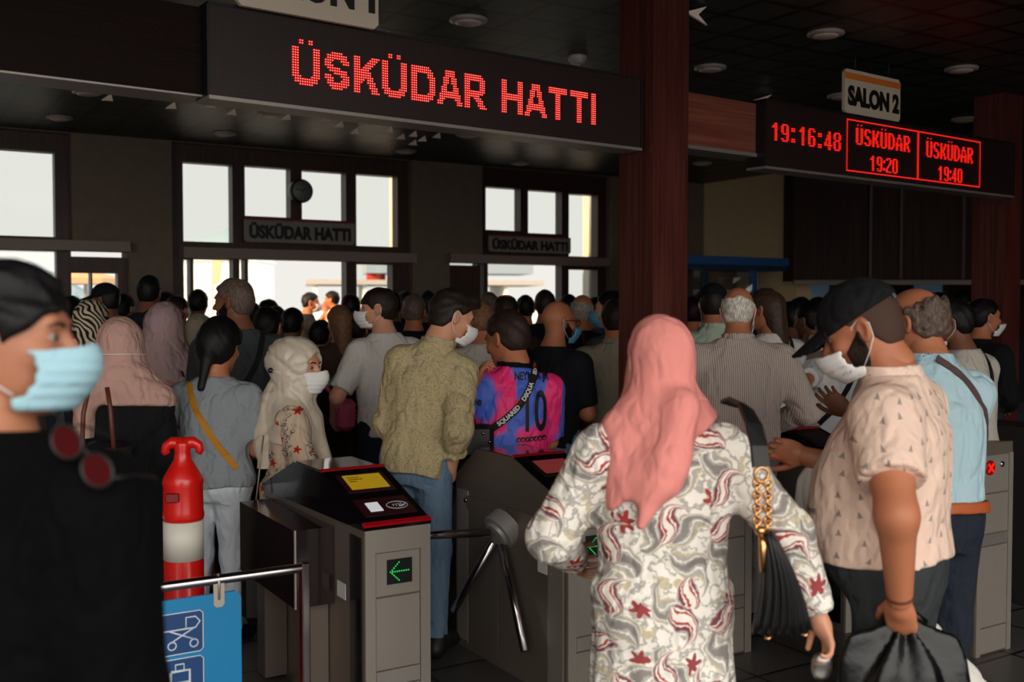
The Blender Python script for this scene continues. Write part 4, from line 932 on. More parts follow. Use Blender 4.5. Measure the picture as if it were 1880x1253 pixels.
        for i, (b0, L, r) in enumerate(((0.028, 0.074, 0.0092), (0.009, 0.082, 0.0095), (-0.011, 0.076, 0.009), (-0.029, 0.060, 0.008))):
            a = math.radians(curl*(0.8+0.13*i)); p = np.array((0.088-0.004*abs(i-1.2), b0, 0.0)); sp = math.radians(spread*(1.2-i*0.8)); ang = a*0.45
            for j, fr in enumerate((0.45, 0.31, 0.24)):
                dv = np.array((math.cos(ang)*math.cos(sp), math.sin(sp)*math.cos(ang), math.sin(ang))); q = p + dv*L*fr
                segs.append((K(*p), K(*q), r*k*(1-0.1*j), r*k*(0.93-0.1*j))); p = q; ang += a
        th = math.radians(thumb); p = np.array((0.024, 0.030, 0.006))
        for j, (L, r) in enumerate(((0.040, 0.0135), (0.030, 0.0108), (0.025, 0.0098))):
            dv = unit(np.array((math.cos(th-0.25*j), math.sin(th-0.25*j)*0.9, 0.30+0.16*j))); q = p+dv*L; segs.append((K(*p), K(*q), r*k, r*k*0.88)); p = q
        M = np.stack([f, t, pn], 1)
        def F(P):
            d = ell(P, K(0.055, 0.0, 0.0), (0.056*k, 0.042*k, 0.0165*k), M); d = smin(d, rcone(P, W - f*0.02, K(0.03, 0, 0), 0.026*k, 0.027*k), 0.02)
            d = smin(d, ell(P, K(0.035, 0.022, 0.008), (0.03*k, 0.018*k, 0.014*k), M), 0.012)
            g = None
            for a, b, ra, rb in segs:
                e = rcone(P, a, b, ra, rb); g = e if g is None else np.minimum(g, e)
            return smin(d, g, 0.006)
        c = K(0.07, 0, 0); s.J['hand'+n] = K(0.075, 0.0, 0.02); s.J['grip'+n] = K(0.085, 0.0, 0.03)
        return nets(F, c-0.15, c+0.15, vox)
    def body(s, hands=None, headparts=True, legs=True):
        J = s.J; pts = np.array([J[k] for k in J if k[:2] in ('pe', 'ne', 'sh', 'el', 'wr', 'an', 'to')]); lo = pts.min(0)-0.2; hi = pts.max(0)+0.14+s.belly; lo[2] = min(lo[2], -0.01)
        hq = nets(s.headf, (-0.11, -0.13, -0.125), (0.11, 0.14, 0.135), s.hvox)
        parts = [nets(s.bodyf, lo, hi, max(0.009, s.vox)), s.from_head(hq)]
        for n in 'LR': parts.append(s.hand(n, **((hands or {}).get(n, {}))) if s.near else s.hand(n, vox=0.008))
        s.obody = mesh_np('body', parts, skin(s.tone), s.root)
        if s.near:
            for sg in (-1, 1):
                c = s.hp((sg*0.031, 0.0745, 0.008)); b = MB(); R = s.RH
                for (rr, yy, m_) in ((0.0120, 0, 0), (0.0076, 0.0062, 1)):
                    b.cur = m_; n1, n2 = 10, 6
                    vs = [tuple(c + R @ (np.array((rr*math.sin(math.pi*i/n2)*math.cos(2*math.pi*j/n1), rr*math.cos(math.pi*i/n2)+yy, rr*math.sin(math.pi*i/n2)*math.sin(2*math.pi*j/n1)))*s.hs)) for i in range(n2+1) for j in range(n1)]
                    b.add(vs, [(i*n1+j, i*n1+(j+1) % n1, (i+1)*n1+(j+1) % n1, (i+1)*n1+j) for i in range(n2) for j in range(n1)], True)
                b.build('eye', [M_eye, M_iris], s.root)
                MB().tube([s.hp((sg*x, y, z)) for x, y, z in ((0.014, 0.0935, 0.026), (0.026, 0.0925, 0.031), (0.038, 0.087, 0.031), (0.048, 0.078, 0.026))], [0.0025*s.hs, 0.0035*s.hs, 0.003*s.hs, 0.0015*s.hs], 6).build('eyebrow', M_brow, s.root)
        return s
    def headpart(s, name, F, m, lo=(-0.16, -0.18, -0.16), hi=(0.16, 0.17, 0.19), vox=None):
        return mesh_np(name, [s.from_head(nets(F, lo, hi, vox or s.hvox))], m, s.root)
    def hair(s, style, m, th=0.013, seed=None):
        sd = seed or s.sd
        def F(Q):
            x, y, z = Q[:, 0], Q[:, 1], Q[:, 2]
            up = np.clip((z+0.02)/0.1, 0, 1)
            n = fold(Q, 0.0035, 95, sd, 0.8, False) if style not in ('buzz',) else 0
            if style == 'full': n = fold(Q, 0.007, 48, sd, 0.8, False)+fold(Q, 0.004, 150, sd, 0.8, False)
            if style == 'curly': n = 0.007*np.sin(95*x+2*np.sin(70*z))*np.sin(90*z+2*np.sin(60*y))*np.sin(85*y+sd) + fold(Q, 0.004, 130, sd, 1, False)
            base = ell(Q, (0, -0.012, 0.028), (0.075+th*0.75, 0.097+th, 0.090+th))
            base = smin(base, ell(Q, (0, -0.03, -0.02), (0.066+th*0.5, 0.068+th*0.7, 0.075)), 0.02) + n
            line = np.interp(z, [-0.09, -0.05, -0.01, 0.03, 0.06, 0.085, 0.11], [-0.055, -0.035, -0.012, 0.032, 0.058, 0.10, 0.3])
            c = (y-line)*0.9; nape = -0.072
            if style == 'full': line = np.interp(z, [-0.09, -0.05, -0.01, 0.02, 0.045, 0.07, 0.10], [-0.05, -0.03, 0.012, 0.05, 0.078, 0.125, 0.3]); c = y-line+n*0.9
            if style == 'fringe': line = np.interp(z, [-0.09, -0.05, 0.0, 0.025, 0.035, 0.05], [-0.05, -0.03, 0.03, 0.05, 0.12, 0.3]); c = y-line
            if style == 'quiff': base = smin(base, ell(Q, (0.0, 0.06, 0.105), (0.055, 0.05, 0.035)) + n*1.5, 0.03)
            if style in ('ring', 'curly'):
                c = np.maximum(c, smin(z-0.035, (y-0.02)*1.0, 0.02)+n*2); c = np.maximum(c, z-0.055+np.clip(y+0.06, 0, 0.2)*0.35+n*3)
            if style == 'thin': c = np.maximum(c, 0.03-np.sqrt(x*x+(y+0.03)**2+(z-0.12)**2)*0.6+0.0)
            d = smax(base, c, 0.012)
            if style not in ('long', 'bob', 'tail'): d = smax(d, nape-z, 0.01)
            ear = ell(Q, (np.sign(1)*0.0, 0, 0), (1, 1, 1))
            for sg in (-1, 1): d = smax(d, -ell(Q, (sg*0.085, -0.004, -0.006), (0.022, 0.024, 0.036)), 0.008) if style not in ('long',) else d
            if style == 'long':
                q = rcone(Q, (0, -0.055, 0.02), (0, -0.085, -0.23), 0.078, 0.05) ; q = smax(q, -(z+0.27), 0.03)
                d = smin(d, np.maximum(q+fold(Q*np.array((1, 1, 0.2)), 0.004, 120, sd, 0.2, False), y-0.02), 0.02)
            if style == 'tail': d = smin(d, rcone(Q, (0.0, -0.10, 0.0), (-0.015, -0.12, -0.20), 0.030, 0.016)+fold(Q, 0.003, 120, sd, 0.3, False), 0.02)
            return d
        lo = (-0.13, -0.19, -0.32 if style in ('long', 'tail') else -0.15)
        return s.headpart('hair', F, m, lo, (0.13, 0.15, 0.19))
    def beard(s, m):
        def F(Q):
            d = s.headf(Q)-0.006; y, z = Q[:, 1], Q[:, 2]
            return smax(np.maximum(d, -(y-0.0-np.clip(-(z+0.05), 0, 1)*0.3)), z+0.035-np.clip(0.05-y, 0, 0.2)*0.8, 0.01) if False else smax(np.maximum(np.maximum(d, y-0.056), -(y-0.0-np.clip(-(z+0.05), 0, 1)*0.3)), z+0.035-np.clip(0.05-y, 0, 0.2)*0.8, 0.01)
        return s.headpart('beard', F, m)
    def mask(s, m, low=0.0, loops=True, tie=False, lm=None):
        def F(Q):
            x, y, z = Q[:, 0], Q[:, 1], Q[:, 2]
            base = smin(ell(Q, (0, 0.030, -0.045), (0.062, 0.078, 0.085)), rcone(Q, (0, 0.088, 0.0), (0, 0.106, -0.030), 0.012, 0.02), 0.05)
            d = np.abs(base-0.014+0.0008*np.sin(z*330))-0.0028
            zt = 0.002+low - 0.20*np.abs(x); zb = -0.108+low*0.4
            return smax(d, np.maximum(np.maximum(z-zt, zb-z), np.maximum(0.022+0.15*np.abs(z+0.05)-y, np.abs(x)-0.070)), 0.004)
        o = s.headpart('face_mask', F, m, (-0.09, 0.0, -0.13), (0.09, 0.15, 0.03), vox=min(s.hvox, 0.0036) if s.d < 8 else 0.005)
        b = lm or M_mask; s.omask = o
        if loops:
            for sg in (-1, 1):
                P = lambda a: s.hp((sg*a[0], a[1], a[2]))
                MB().tube([P(a) for a in ((0.058, 0.042, -0.012+low), (0.072, 0.012, 0.016), (0.082, -0.012, 0.026), (0.090, -0.032, 0.006), (0.083, -0.026, -0.030), (0.072, 0.0, -0.060), (0.058, 0.030, -0.082+low*0.4))], 0.0016*s.hs, 6).build('ear_loop', b, o)
        return o
    def cap(s, m, back=False, brim=True, mesh=None):
        def F(Q):
            d = ell(Q, (0, -0.010, 0.036), (0.092, 0.112, 0.100)); return smax(d, 0.030 - Q[:, 2] - Q[:, 1]*0.15, 0.01)
        o = s.headpart('cap', F, m)
        if brim:
            def B(Q):
                a = ell(Q, (0, 0.10, 0.035), (0.085, 0.095, 0.5)); sh = np.abs(Q[:, 2]-0.050+0.9*(np.maximum(Q[:, 1]-0.08, 0))*0.35+Q[:, 0]**2*5)-0.0035
                return np.maximum(np.maximum(a, sh), 0.075-Q[:, 1])
            s.headpart('cap_brim', B, m, hi=(0.16, 0.23, 0.19), vox=0.005).parent = o
        return o
    def hijab(s, m, drop=0.30, tilt=0.0, dx=0.0, tail=None, face=True, bulk=0.0, fa=0.006, cape=0.020, name='headscarf', bun=0.0, sharp=38, back=0.0, wrap=0.0, fo=(0.060, 0.085, 0.086), rays=0.0, xl=None):
        k = s.s; pel = s.J['pel']
        def F(P):
            Q = s.HQ(P)
            d = ell(Q, (0, -0.016-bun*0.012, 0.030), (0.090+bulk, 0.114+bulk+bun*0.012, 0.104+bulk))
            d = smin(d, ell(Q, (0, 0.01, -0.06), (0.078+bulk, 0.085+bulk, 0.075)), 0.05)
            if bun: d = smin(d, ell(Q, (0, -0.10, 0.02), (0.055, 0.05, 0.055)), 0.04)
            nk = rcone(P, s.hp((0, -0.02, -0.05)), s.J['neck'] - s.RT @ np.array((0, -0.012, 0.02)), 0.078*s.hs+bulk, 0.098*k+bulk)
            if wrap: nk = smin(nk, ell(Q, (0, -0.015, -0.125), (0.098+wrap, 0.105+wrap, 0.034)), 0.02); nk = smin(nk, ell(Q, (0.01, -0.02, -0.175), (0.12+wrap, 0.115+wrap, 0.034)), 0.02)
            c = s.torso(P, cape, 0.05, 0.56)
            for n in 'LR': c = smin(c, rcone(P, s.J['neck'], s.J['sh'+n], 0.055*k+cape, 0.048*k+cape*0.8), 0.05)
            T = (P-pel) @ s.RT
            cut = (0.52-drop)*k - T[:, 2] + tilt*(T[:, 0]-dx) + back*T[:, 1]
            c = smax(c, cut, 0.015)
            if xl is not None: c = smax(c, xl*k-T[:, 0], 0.02)
            d = smin(d, smin(nk, c, 0.06), 0.05)
            if tail: 
                for a, b, ra, rb in tail: d = smin(d, rcone(P, np.array(a)*k, np.array(b)*k, ra, rb), 0.05)
            d = d + fold(P, fa, sharp, s.sd, 0.7)
            if rays:
                kn = s.hp((0, -0.11, -0.02)); dy = P[:, 1]-kn[1]; dz = P[:, 2]-kn[2]; rr_ = np.sqrt(dy*dy+dz*dz); an = np.arctan2(dz, dy); d = d + rays*np.clip(rr_/0.09, 0, 1)*(np.exp(-(np.sin(an*5.5+0.8*np.sin(rr_*14)+0.9*np.sin(an*3))/0.35)**2)-0.3)
            if face: d = smax(d, -ell(Q, (0, 0.120, -0.014), fo), 0.008)
            return d
        c = s.J['headc']; lo = np.minimum(c-0.2, s.T((-0.34, -0.3, 0.50-drop-0.12+min(0, -abs(tilt)*0.3)))); hi = np.maximum(c+0.2, s.T((0.34, 0.35, 0.5)))
        lo[:2] = np.minimum(lo[:2], c[:2]-0.33); hi[:2] = np.maximum(hi[:2], c[:2]+0.33)
        s.hijf = F
        return mesh_np(name, [nets(F, lo, hi, min(s.vox, 0.012))], m, s.root)
    def shirt(s, m, sleeve=0.6, hem=-0.10, loose=0.012, sl=0.014, fa=0.006, ff=24, flare=0.0, name='shirt', open_neck=0.53, collar=None, belly_fold=0):
        k = s.s
        def F(P):
            d = s.torso(P, loose, hem-0.03, open_neck, flare) if hem > -0.14 else s.skirtf(P, hem, loose, flare)
            for n in 'LR':
                d = smin(d, rcone(P, s.J['neck']-s.RT @ np.array((0, 0.005, 0.045*k)), s.J['sh'+n], 0.044*k+loose*0.4, 0.050*k*s.w+loose*0.6), 0.05)
                a = s.arm(P, n, sl, sleeve, 1); d = smin(d, a, 0.035)
            d = d + fold(P, fa, ff, s.sd, 0.5) + (fold(P, fa*0.5, ff*2.3, s.sd+5, 0.7) if s.near else 0)
            T = (P - s.J['pel']) @ s.RT
            d = np.maximum(d, T[:, 2]-open_neck*k)
            if hem > -0.14: d = np.where(np.abs(T[:, 0]) < s.rx[2]*1.25+0.05, np.maximum(d, hem*k+0.006*np.sin(T[:, 0]*25+s.sd)-T[:, 2]), d)
            return d
        J = s.J; pts = np.array([J[q] for q in ('pel', 'neck', 'shL', 'shR', 'elL', 'elR')] + ([J['wrL'], J['wrR']] if sleeve > 1 else [])); lo = pts.min(0)-0.24; hi = pts.max(0)+0.22+s.belly
        lo[2] = min(lo[2], s.T((0, 0, hem-0.04))[2]-0.05)
        s.shirtf = F
        o = mesh_np(name, [nets(F, lo, hi, s.vox)], m, s.root)
        if collar is not None:
            def G(P):
                T = (P-s.J['pel']) @ s.RT; ax = s.neck(P, 0.015)
                return np.maximum(np.abs(ax)-0.004, np.maximum(T[:, 2]-0.556*k, 0.47*k-T[:, 2]-np.clip(T[:, 1], 0, .1)*0.3))
            c = s.J['neck']; mesh_np('collar', [nets(G, c-0.14, c+0.14, 0.006)], collar, s.root)
        return o
    def skirtf(s, P, hem, loose, flare):         # long tunic or dress down to hem (fraction of body, below the pelvis)
        k = s.s; d = s.torso(P, loose, -0.10, 0.53)
        z = P[:, 2]-s.J['pel'][2]; t = np.clip(-z/0.8/k, 0, 1)
        rx = s.rx[2]*1.02+loose+flare*t*k; ry = s.ry[2]*1.0+loose+flare*0.8*t*k; cy = s.cy[2]
        ang = np.arctan2(P[:, 1], P[:, 0]); w_ = 0.012*t*np.sin(ang*9+s.sd)+0.006*t*np.sin(ang*17+2*s.sd)
        e = ((np.abs(P[:, 0]/rx)**2.2+np.abs((P[:, 1]-cy)/ry)**2.2)**(1/2.2)-1)*np.minimum(rx, ry)+w_
        e = np.maximum(e, np.maximum(z-0.02*k, hem*k-z))
        return smin(d, e, 0.04)
    def trousers(s, m, ri=0.012, top=0.06, fa=0.006, name='trousers', belt=None):
        k = s.s
        def F(P):
            d = s.torso(P, 0.006, -0.14, top)
            for n in 'LR': d = smin(d, np.maximum(s.leg(P, n, ri), s.J['an'+n][2]-0.03-P[:, 2]), 0.035)
            return np.maximum(d + fold(P, fa, 26, s.sd+3, 0.4), s.J['anL'][2]-0.03-P[:, 2])
        p = s.J['pel']; lo = np.array((-0.30*s.w-0.06, -0.28, 0.02)) + np.array((p[0], p[1], 0)); hi = p + np.array((0.30*s.w+0.06, 0.28+s.belly, 0.16))
        s.trof = F
        return mesh_np(name, [nets(F, lo, hi, max(0.008, s.vox))], m, s.root)
    def shoes(s, m=None):
        for n in 'LR':
            def F(P): return np.maximum(smin(rcone(P, s.J['an'+n]-np.array((0, 0.0, 0.02)), s.J['toe'+n]+np.array((0, 0.02, 0.002)), 0.046*s.s, 0.036*s.s), rcone(P, s.J['an'+n]-np.array((0, 0.03, 0.04)), s.J['an'+n], 0.045*s.s, 0.046*s.s), 0.03), -P[:, 2]-0.0+0.002)
            c = (s.J['an'+n]+s.J['toe'+n])/2; mesh_np('shoe', [nets(F, c-np.array((0.1, 0.19, 0.08)), c+np.array((0.1, 0.19, 0.1)), max(0.008, s.vox))], m or M_shoe, s.root)
    def surf(s, p, dirv, F=None, start=0.6):     # step along dirv from p - dirv*start onto the clothing
        F = F or s.shirtf; d = unit(dirv); t = np.zeros(len(p)); p = np.asarray(p, float)
        for _ in range(70):
            t = t + np.clip(F(p + (t[:, None]-start)*d), -0.02, 0.05)*0.7
        bad = F(p + (t[:, None]-start)*d) > 0.012; ok = np.where(~bad)[0]
        if len(ok) and bad.any():
            for i in np.where(bad)[0]: t[i] = t[ok[np.argmin(np.abs(ok-i))]]
        return p + (t[:, None]-start)*d
    def normal(s, p, F=None):
        F = F or s.shirtf; e = 0.01; return np.stack([F(p+e*np.eye(3)[i])-F(p-e*np.eye(3)[i]) for i in range(3)], 1)
    def strap(s, owner, pts, dirv, wid, th, m, name='strap', F=None, n=26, off=0.004):   # pts in unit local coordinates; laid on the clothing
        P = np.array(pts, float)*s.s; t = np.linspace(0, len(P)-1, n); q = np.stack([np.interp(t, range(len(P)), P[:, i]) for i in range(3)], 1)
        q = s.surf(q, dirv, F); nn = s.normal(q, F); nn /= np.linalg.norm(nn, axis=1)[:, None]+1e-9; q = q+nn*off
        for _ in range(2): q[1:-1] = 0.5*q[1:-1]+0.25*(q[:-2]+q[2:])
        o = MB().ribbon([s.wld(a) for a in q], [s.Rr @ a for a in nn], wid, th).build(name, m, None); s.last = q
        if owner is not None: o.parent = owner; o.matrix_parent_inverse = owner.matrix_basis.inverted()
        return o
def thing_at(name, label, cat, p, group=None):
    r = empty(name, p); bpy.context.view_layer.update() if False else None; r.matrix_basis = Matrix.Translation(Vector(tuple(map(float, p)))); return tag(r, label, cat, group)
def adopt(o, owner): o.parent = owner; o.matrix_parent_inverse = owner.matrix_basis.inverted(); return o
# ------------------------------------------------------------------ cloth patterns
def uaxis(yaw): a = math.radians(yaw); return (math.cos(a), -math.sin(a), 0.0)
def uv(k, t, yaw, sc=1.0):
    u = k.vm('DOT_PRODUCT', t, uaxis(yaw), 'Value'); z = k.xyz(t)[2]
    return k.comb(k.m('MULTIPLY', u, sc), k.m('MULTIPLY', z, sc))
def local2(k, v, rnd, spin):
    o = k.vor(v, 1.0, rnd, '2D'); p = k.vm('SUBTRACT', v, o['Position']); r = k.xyz(o['Color']); a = k.m('MULTIPLY', k.m('SUBTRACT', r[0], 0.5), spin)
    return p, a, r, o['Distance']
def pat_paisley(yaw):
    def p(k, t):
        v = uv(k, t, yaw, 1/0.125); wv = k.vm('ADD', v, k.vm('MULTIPLY', k.vm('SUBTRACT', k.noise(v, 1.6, 2.0, out='Color'), (0.5, 0.5, 0.5)), (0.35, 0.35, 0)))
        WHITE = lin((232, 226, 216)); RED = lin((168, 62, 58)); MAR = lin((128, 70, 76)); GRY = lin((172, 168, 160)); BEI = lin((196, 182, 152)); DGR = lin((138, 132, 128))
        def drop(v, spin, size, cols, base, seed):
            vv = k.vm('ADD', v, (seed, seed*0.7, 0)); q, a, r, dist = local2(k, vv, 0.75, spin)
            ln = k.vm('LENGTH', q, out='Value'); q = k.rot(q, k.m('ADD', a, k.m('MULTIPLY', ln, 3.4)))
            x, y, _ = k.xyz(q)[0:3]; yy = k.m('DIVIDE', k.m('ADD', y, 0.36*size), 0.95*size)
            wd = k.m('MULTIPLY', k.m('SQRT', k.m('MAXIMUM', yy, 0.0001)), k.m('MULTIPLY', k.m('SUBTRACT', 1.0, yy), 0.62*size))
            rr = k.m('DIVIDE', k.m('ABSOLUTE', x), k.m('MAXIMUM', wd, 0.002)); ok = k.m('MULTIPLY', k.m('GREATER_THAN', yy, 0.0), k.m('LESS_THAN', yy, 1.0))
            fine = k.m('MULTIPLY', k.noise(v, 14.0, 2.0), 0.35); rr2 = k.m('ADD', rr, k.m('SUBTRACT', fine, 0.17))
            c = k.ramp(k.m('MULTIPLY', rr2, 0.8), [(0.0, cols[0]), (0.22, cols[1]), (0.36, WHITE), (0.46, cols[2]), (0.64, cols[3]), (0.74, WHITE)], True)
            return k.mix(k.m('MULTIPLY', ok, k.m('LESS_THAN', rr2, 1.0)), base, c)
        n = k.noise(v, 2.2, 3.0); base = k.mix(k.ss(n, 0.60, 0.63), WHITE, BEI)
        n2 = k.noise(k.vm('ADD', v, (7, 3, 0)), 3.0, 4.0); base = k.mix(k.ss(k.m('ABSOLUTE', k.m('SUBTRACT', n2, 0.5)), 0.035, 0.02), base, GRY)
        fl = k.vor(k.vm('ADD', wv, (2.7, 1.1, 0)), 1.15, 0.9, '2D'); fx = k.vm('SUBTRACT', k.vm('ADD', wv, (2.7, 1.1, 0)), fl['Position']); ang = k.m('ARCTAN2', k.xyz(fx)[1], k.xyz(fx)[0])
        petal = k.m('ADD', 0.17, k.m('MULTIPLY', k.m('SINE', k.m('MULTIPLY', ang, 6.0)), 0.06)); dd = k.m('SUBTRACT', k.vm('LENGTH', fx, out='Value'), petal)
        pick = k.m('GREATER_THAN', k.xyz(fl['Color'])[1], 0.45); fcol = k.mix(k.xyz(fl['Color'])[0], RED, MAR)
        base = k.mix(k.m('MULTIPLY', k.m('LESS_THAN', dd, 0.0), pick), base, fcol)
        base = drop(wv, 5.0, 1.25, (DGR, GRY, GRY, BEI), base, 0.0)
        base = drop(k.vm('MULTIPLY', wv, (0.9, 0.9, 1)), 6.0, 0.95, (WHITE, RED, MAR, GRY), base, 4.3)
        return base
    return p
def pat_sails(yaw):
    def p(k, t):
        v = uv(k, t, yaw, 1/0.054); q, a, r, d = local2(k, v, 0.45, 0.7); q = k.rot(q, a); x, y, _ = k.xyz(q)[0:3]
        base = lin((226, 196, 178)); ink = lin((118, 112, 110))
        y0 = k.m('ADD', y, 0.10); tri = k.m('MULTIPLY', k.m('LESS_THAN', k.m('ABSOLUTE', k.m('ADD', x, -0.01)), k.m('MULTIPLY', k.m('SUBTRACT', 0.30, y0), 0.30)), k.m('MULTIPLY', k.m('GREATER_THAN', y0, 0.02), k.m('LESS_THAN', y0, 0.30)))
        hull = k.m('MULTIPLY', k.m('LESS_THAN', k.m('ABSOLUTE', x), 0.11), k.m('LESS_THAN', k.m('ABSOLUTE', k.m('ADD', y0, 0.02)), 0.028))
        return k.mix(k.m('MULTIPLY', k.m('MAXIMUM', tri, hull), 0.85), base, ink)
    return p
def pat_khaki(k, t):
    v = k.vor(k.vm('MULTIPLY', t, (1, 1, 1)), 185.0, 0.9); f = k.ss(v['Distance'], 0.36, 0.28); n = k.noise(t, 60, 3)
    return k.mix(k.m('MULTIPLY', f, k.ss(n, 0.35, 0.55)), lin((178, 162, 124)), lin((92, 78, 54)))
def pat_stripes(c1, c2, fr, yaw=0):
    def p(k, t):
        u = k.vm('DOT_PRODUCT', t, uaxis(yaw), 'Value'); return k.mix(k.ss(k.m('SINE', k.m('MULTIPLY', u, fr)), 0.1, 0.6), lin(c1), lin(c2))
    return p
def pat_floral(yaw):
    def p(k, t):
        v = uv(k, t, yaw, 1/0.06); base = lin((190, 168, 146))
        q, a, r, d = local2(k, v, 0.85, 6.0); q = k.rot(q, a); ang = k.m('ARCTAN2', k.xyz(q)[1], k.xyz(q)[0]); pet = k.m('ADD', 0.26, k.m('MULTIPLY', k.m('SINE', k.m('MULTIPLY', ang, 5.0)), 0.09))
        dd = k.m('SUBTRACT', k.vm('LENGTH', q, out='Value'), pet); pick = k.m('GREATER_THAN', r[1], 0.5)
        v2 = k.vm('ADD', k.vm('MULTIPLY', v, (1.6, 1.6, 1)), (3.3, 1.2, 0)); n = k.noise(v2, 1.6, 2.5); leaf = k.ss(k.m('ABSOLUTE', k.m('SUBTRACT', n, 0.52)), 0.03, 0.018); n3 = k.noise(v, 0.9, 1.0); leaf = k.m('MULTIPLY', leaf, k.ss(n3, 0.48, 0.56))
        c = k.mix(leaf, base, k.mix(k.ss(n3, 0.55, 0.6), lin((92, 74, 60)), lin((44, 50, 96))))
        return k.mix(k.m('MULTIPLY', k.m('LESS_THAN', dd, 0.0), pick), c, k.mix(k.ss(dd, -0.16, -0.10), lin((110, 24, 20)), lin((196, 66, 40))))
    return p
def pat_heather(c1, c2):
    def p(k, t): return k.mix(k.noise(t, 300, 3, 0.7), lin(c1), lin(c2))
    return p
def pat_scarfstripe(k, t):
    n = k.noise(t, 9, 1.0, out='Color'); v = k.vm('ADD', t, k.vm('MULTIPLY', n, (0.10, 0.10, 0.10))); x = k.xyz(v)
    s = k.m('SINE', k.m('MULTIPLY', k.m('ADD', k.m('ADD', x[0], x[2]), k.m('MULTIPLY', x[1], 0.5)), 150.0)); return k.mix(k.ss(s, -0.2, 0.2), lin((34, 30, 27)), lin((200, 182, 156)))
def pat_jersey(yaw, pts):
    def p(k, t):
        u = k.vm('DOT_PRODUCT', t, uaxis(yaw), 'Value'); z = k.xyz(t)[2]; n = k.noise(t, 5, 2, out='Color'); v = k.vm('ADD', k.comb(u, z), k.vm('MULTIPLY', k.vm('SUBTRACT', n, (.5, .5, .5)), (0.05, 0.05, 0)))
        f = k.m('ADD', 0.0, 0.0)
        for (a, b, rx_, rz_, sgn) in pts:
            q = k.vm('DIVIDE', k.vm('SUBTRACT', v, (a, b, 0)), (rx_, rz_, 1)); q = k.comb(k.xyz(q)[0], k.xyz(q)[1]); e = k.ss(k.vm('LENGTH', q, out='Value'), 1.2, 0.75)
            f = k.m('MAXIMUM', f, e) if sgn > 0 else k.m('MULTIPLY', f, k.m('SUBTRACT', 1.0, e))
        return k.mix(f, lin((76, 104, 204)), lin((240, 48, 120)))
    return p
B = 'black'
C_ = {}
def cl(name, c, **k):
    if name not in C_: C_[name] = cloth(name + ' cloth', c, **k)
    return C_[name]
BLACK = cl('black', (20, 20, 22)); NAVY = cl('navy', (24, 28, 38)); JEAN = cl('blue denim', (92, 116, 140), pat=pat_heather((78, 102, 128), (122, 146, 166))); DJEAN = cl('dark denim', (34, 40, 50)); GJEAN = cl('charcoal denim', (52, 56, 58)); WHITE = cl('white', (212, 206, 200)); OFFW = cl('off white', (188, 180, 170))
GREY = cl('heather grey', (124, 130, 136), pat=pat_heather((112, 120, 128), (150, 154, 158))); DGREY = cl('slate grey', (62, 66, 68)); STONE = cl('stone', (150, 138, 120)); BROWN = cl('brown', (70, 54, 46)); MAROON = cl('maroon', (84, 26, 38)); OLIVE = cl('olive', (74, 72, 52)); ORANGE = cl('orange', (196, 98, 38)); MINT = cl('pale mint', (176, 190, 172)); TAUPE = cl('dusty rose brown', (138, 112, 104))
WJEAN = cl('white jeans', (196, 202, 210)); GUN = cl('grey shirt', (112, 108, 108))
LEATH = mat('black leather', (20, 19, 20), 0.4); WEB = mat('black webbing', (16, 16, 17), 0.8); GOLD = mat('gold metal', (206, 156, 104), 0.25, metal=1.0); TANL = mat('brown leather', (92, 48, 32), 0.5); YELL = mat('mustard strap', (176, 118, 22), 0.7)
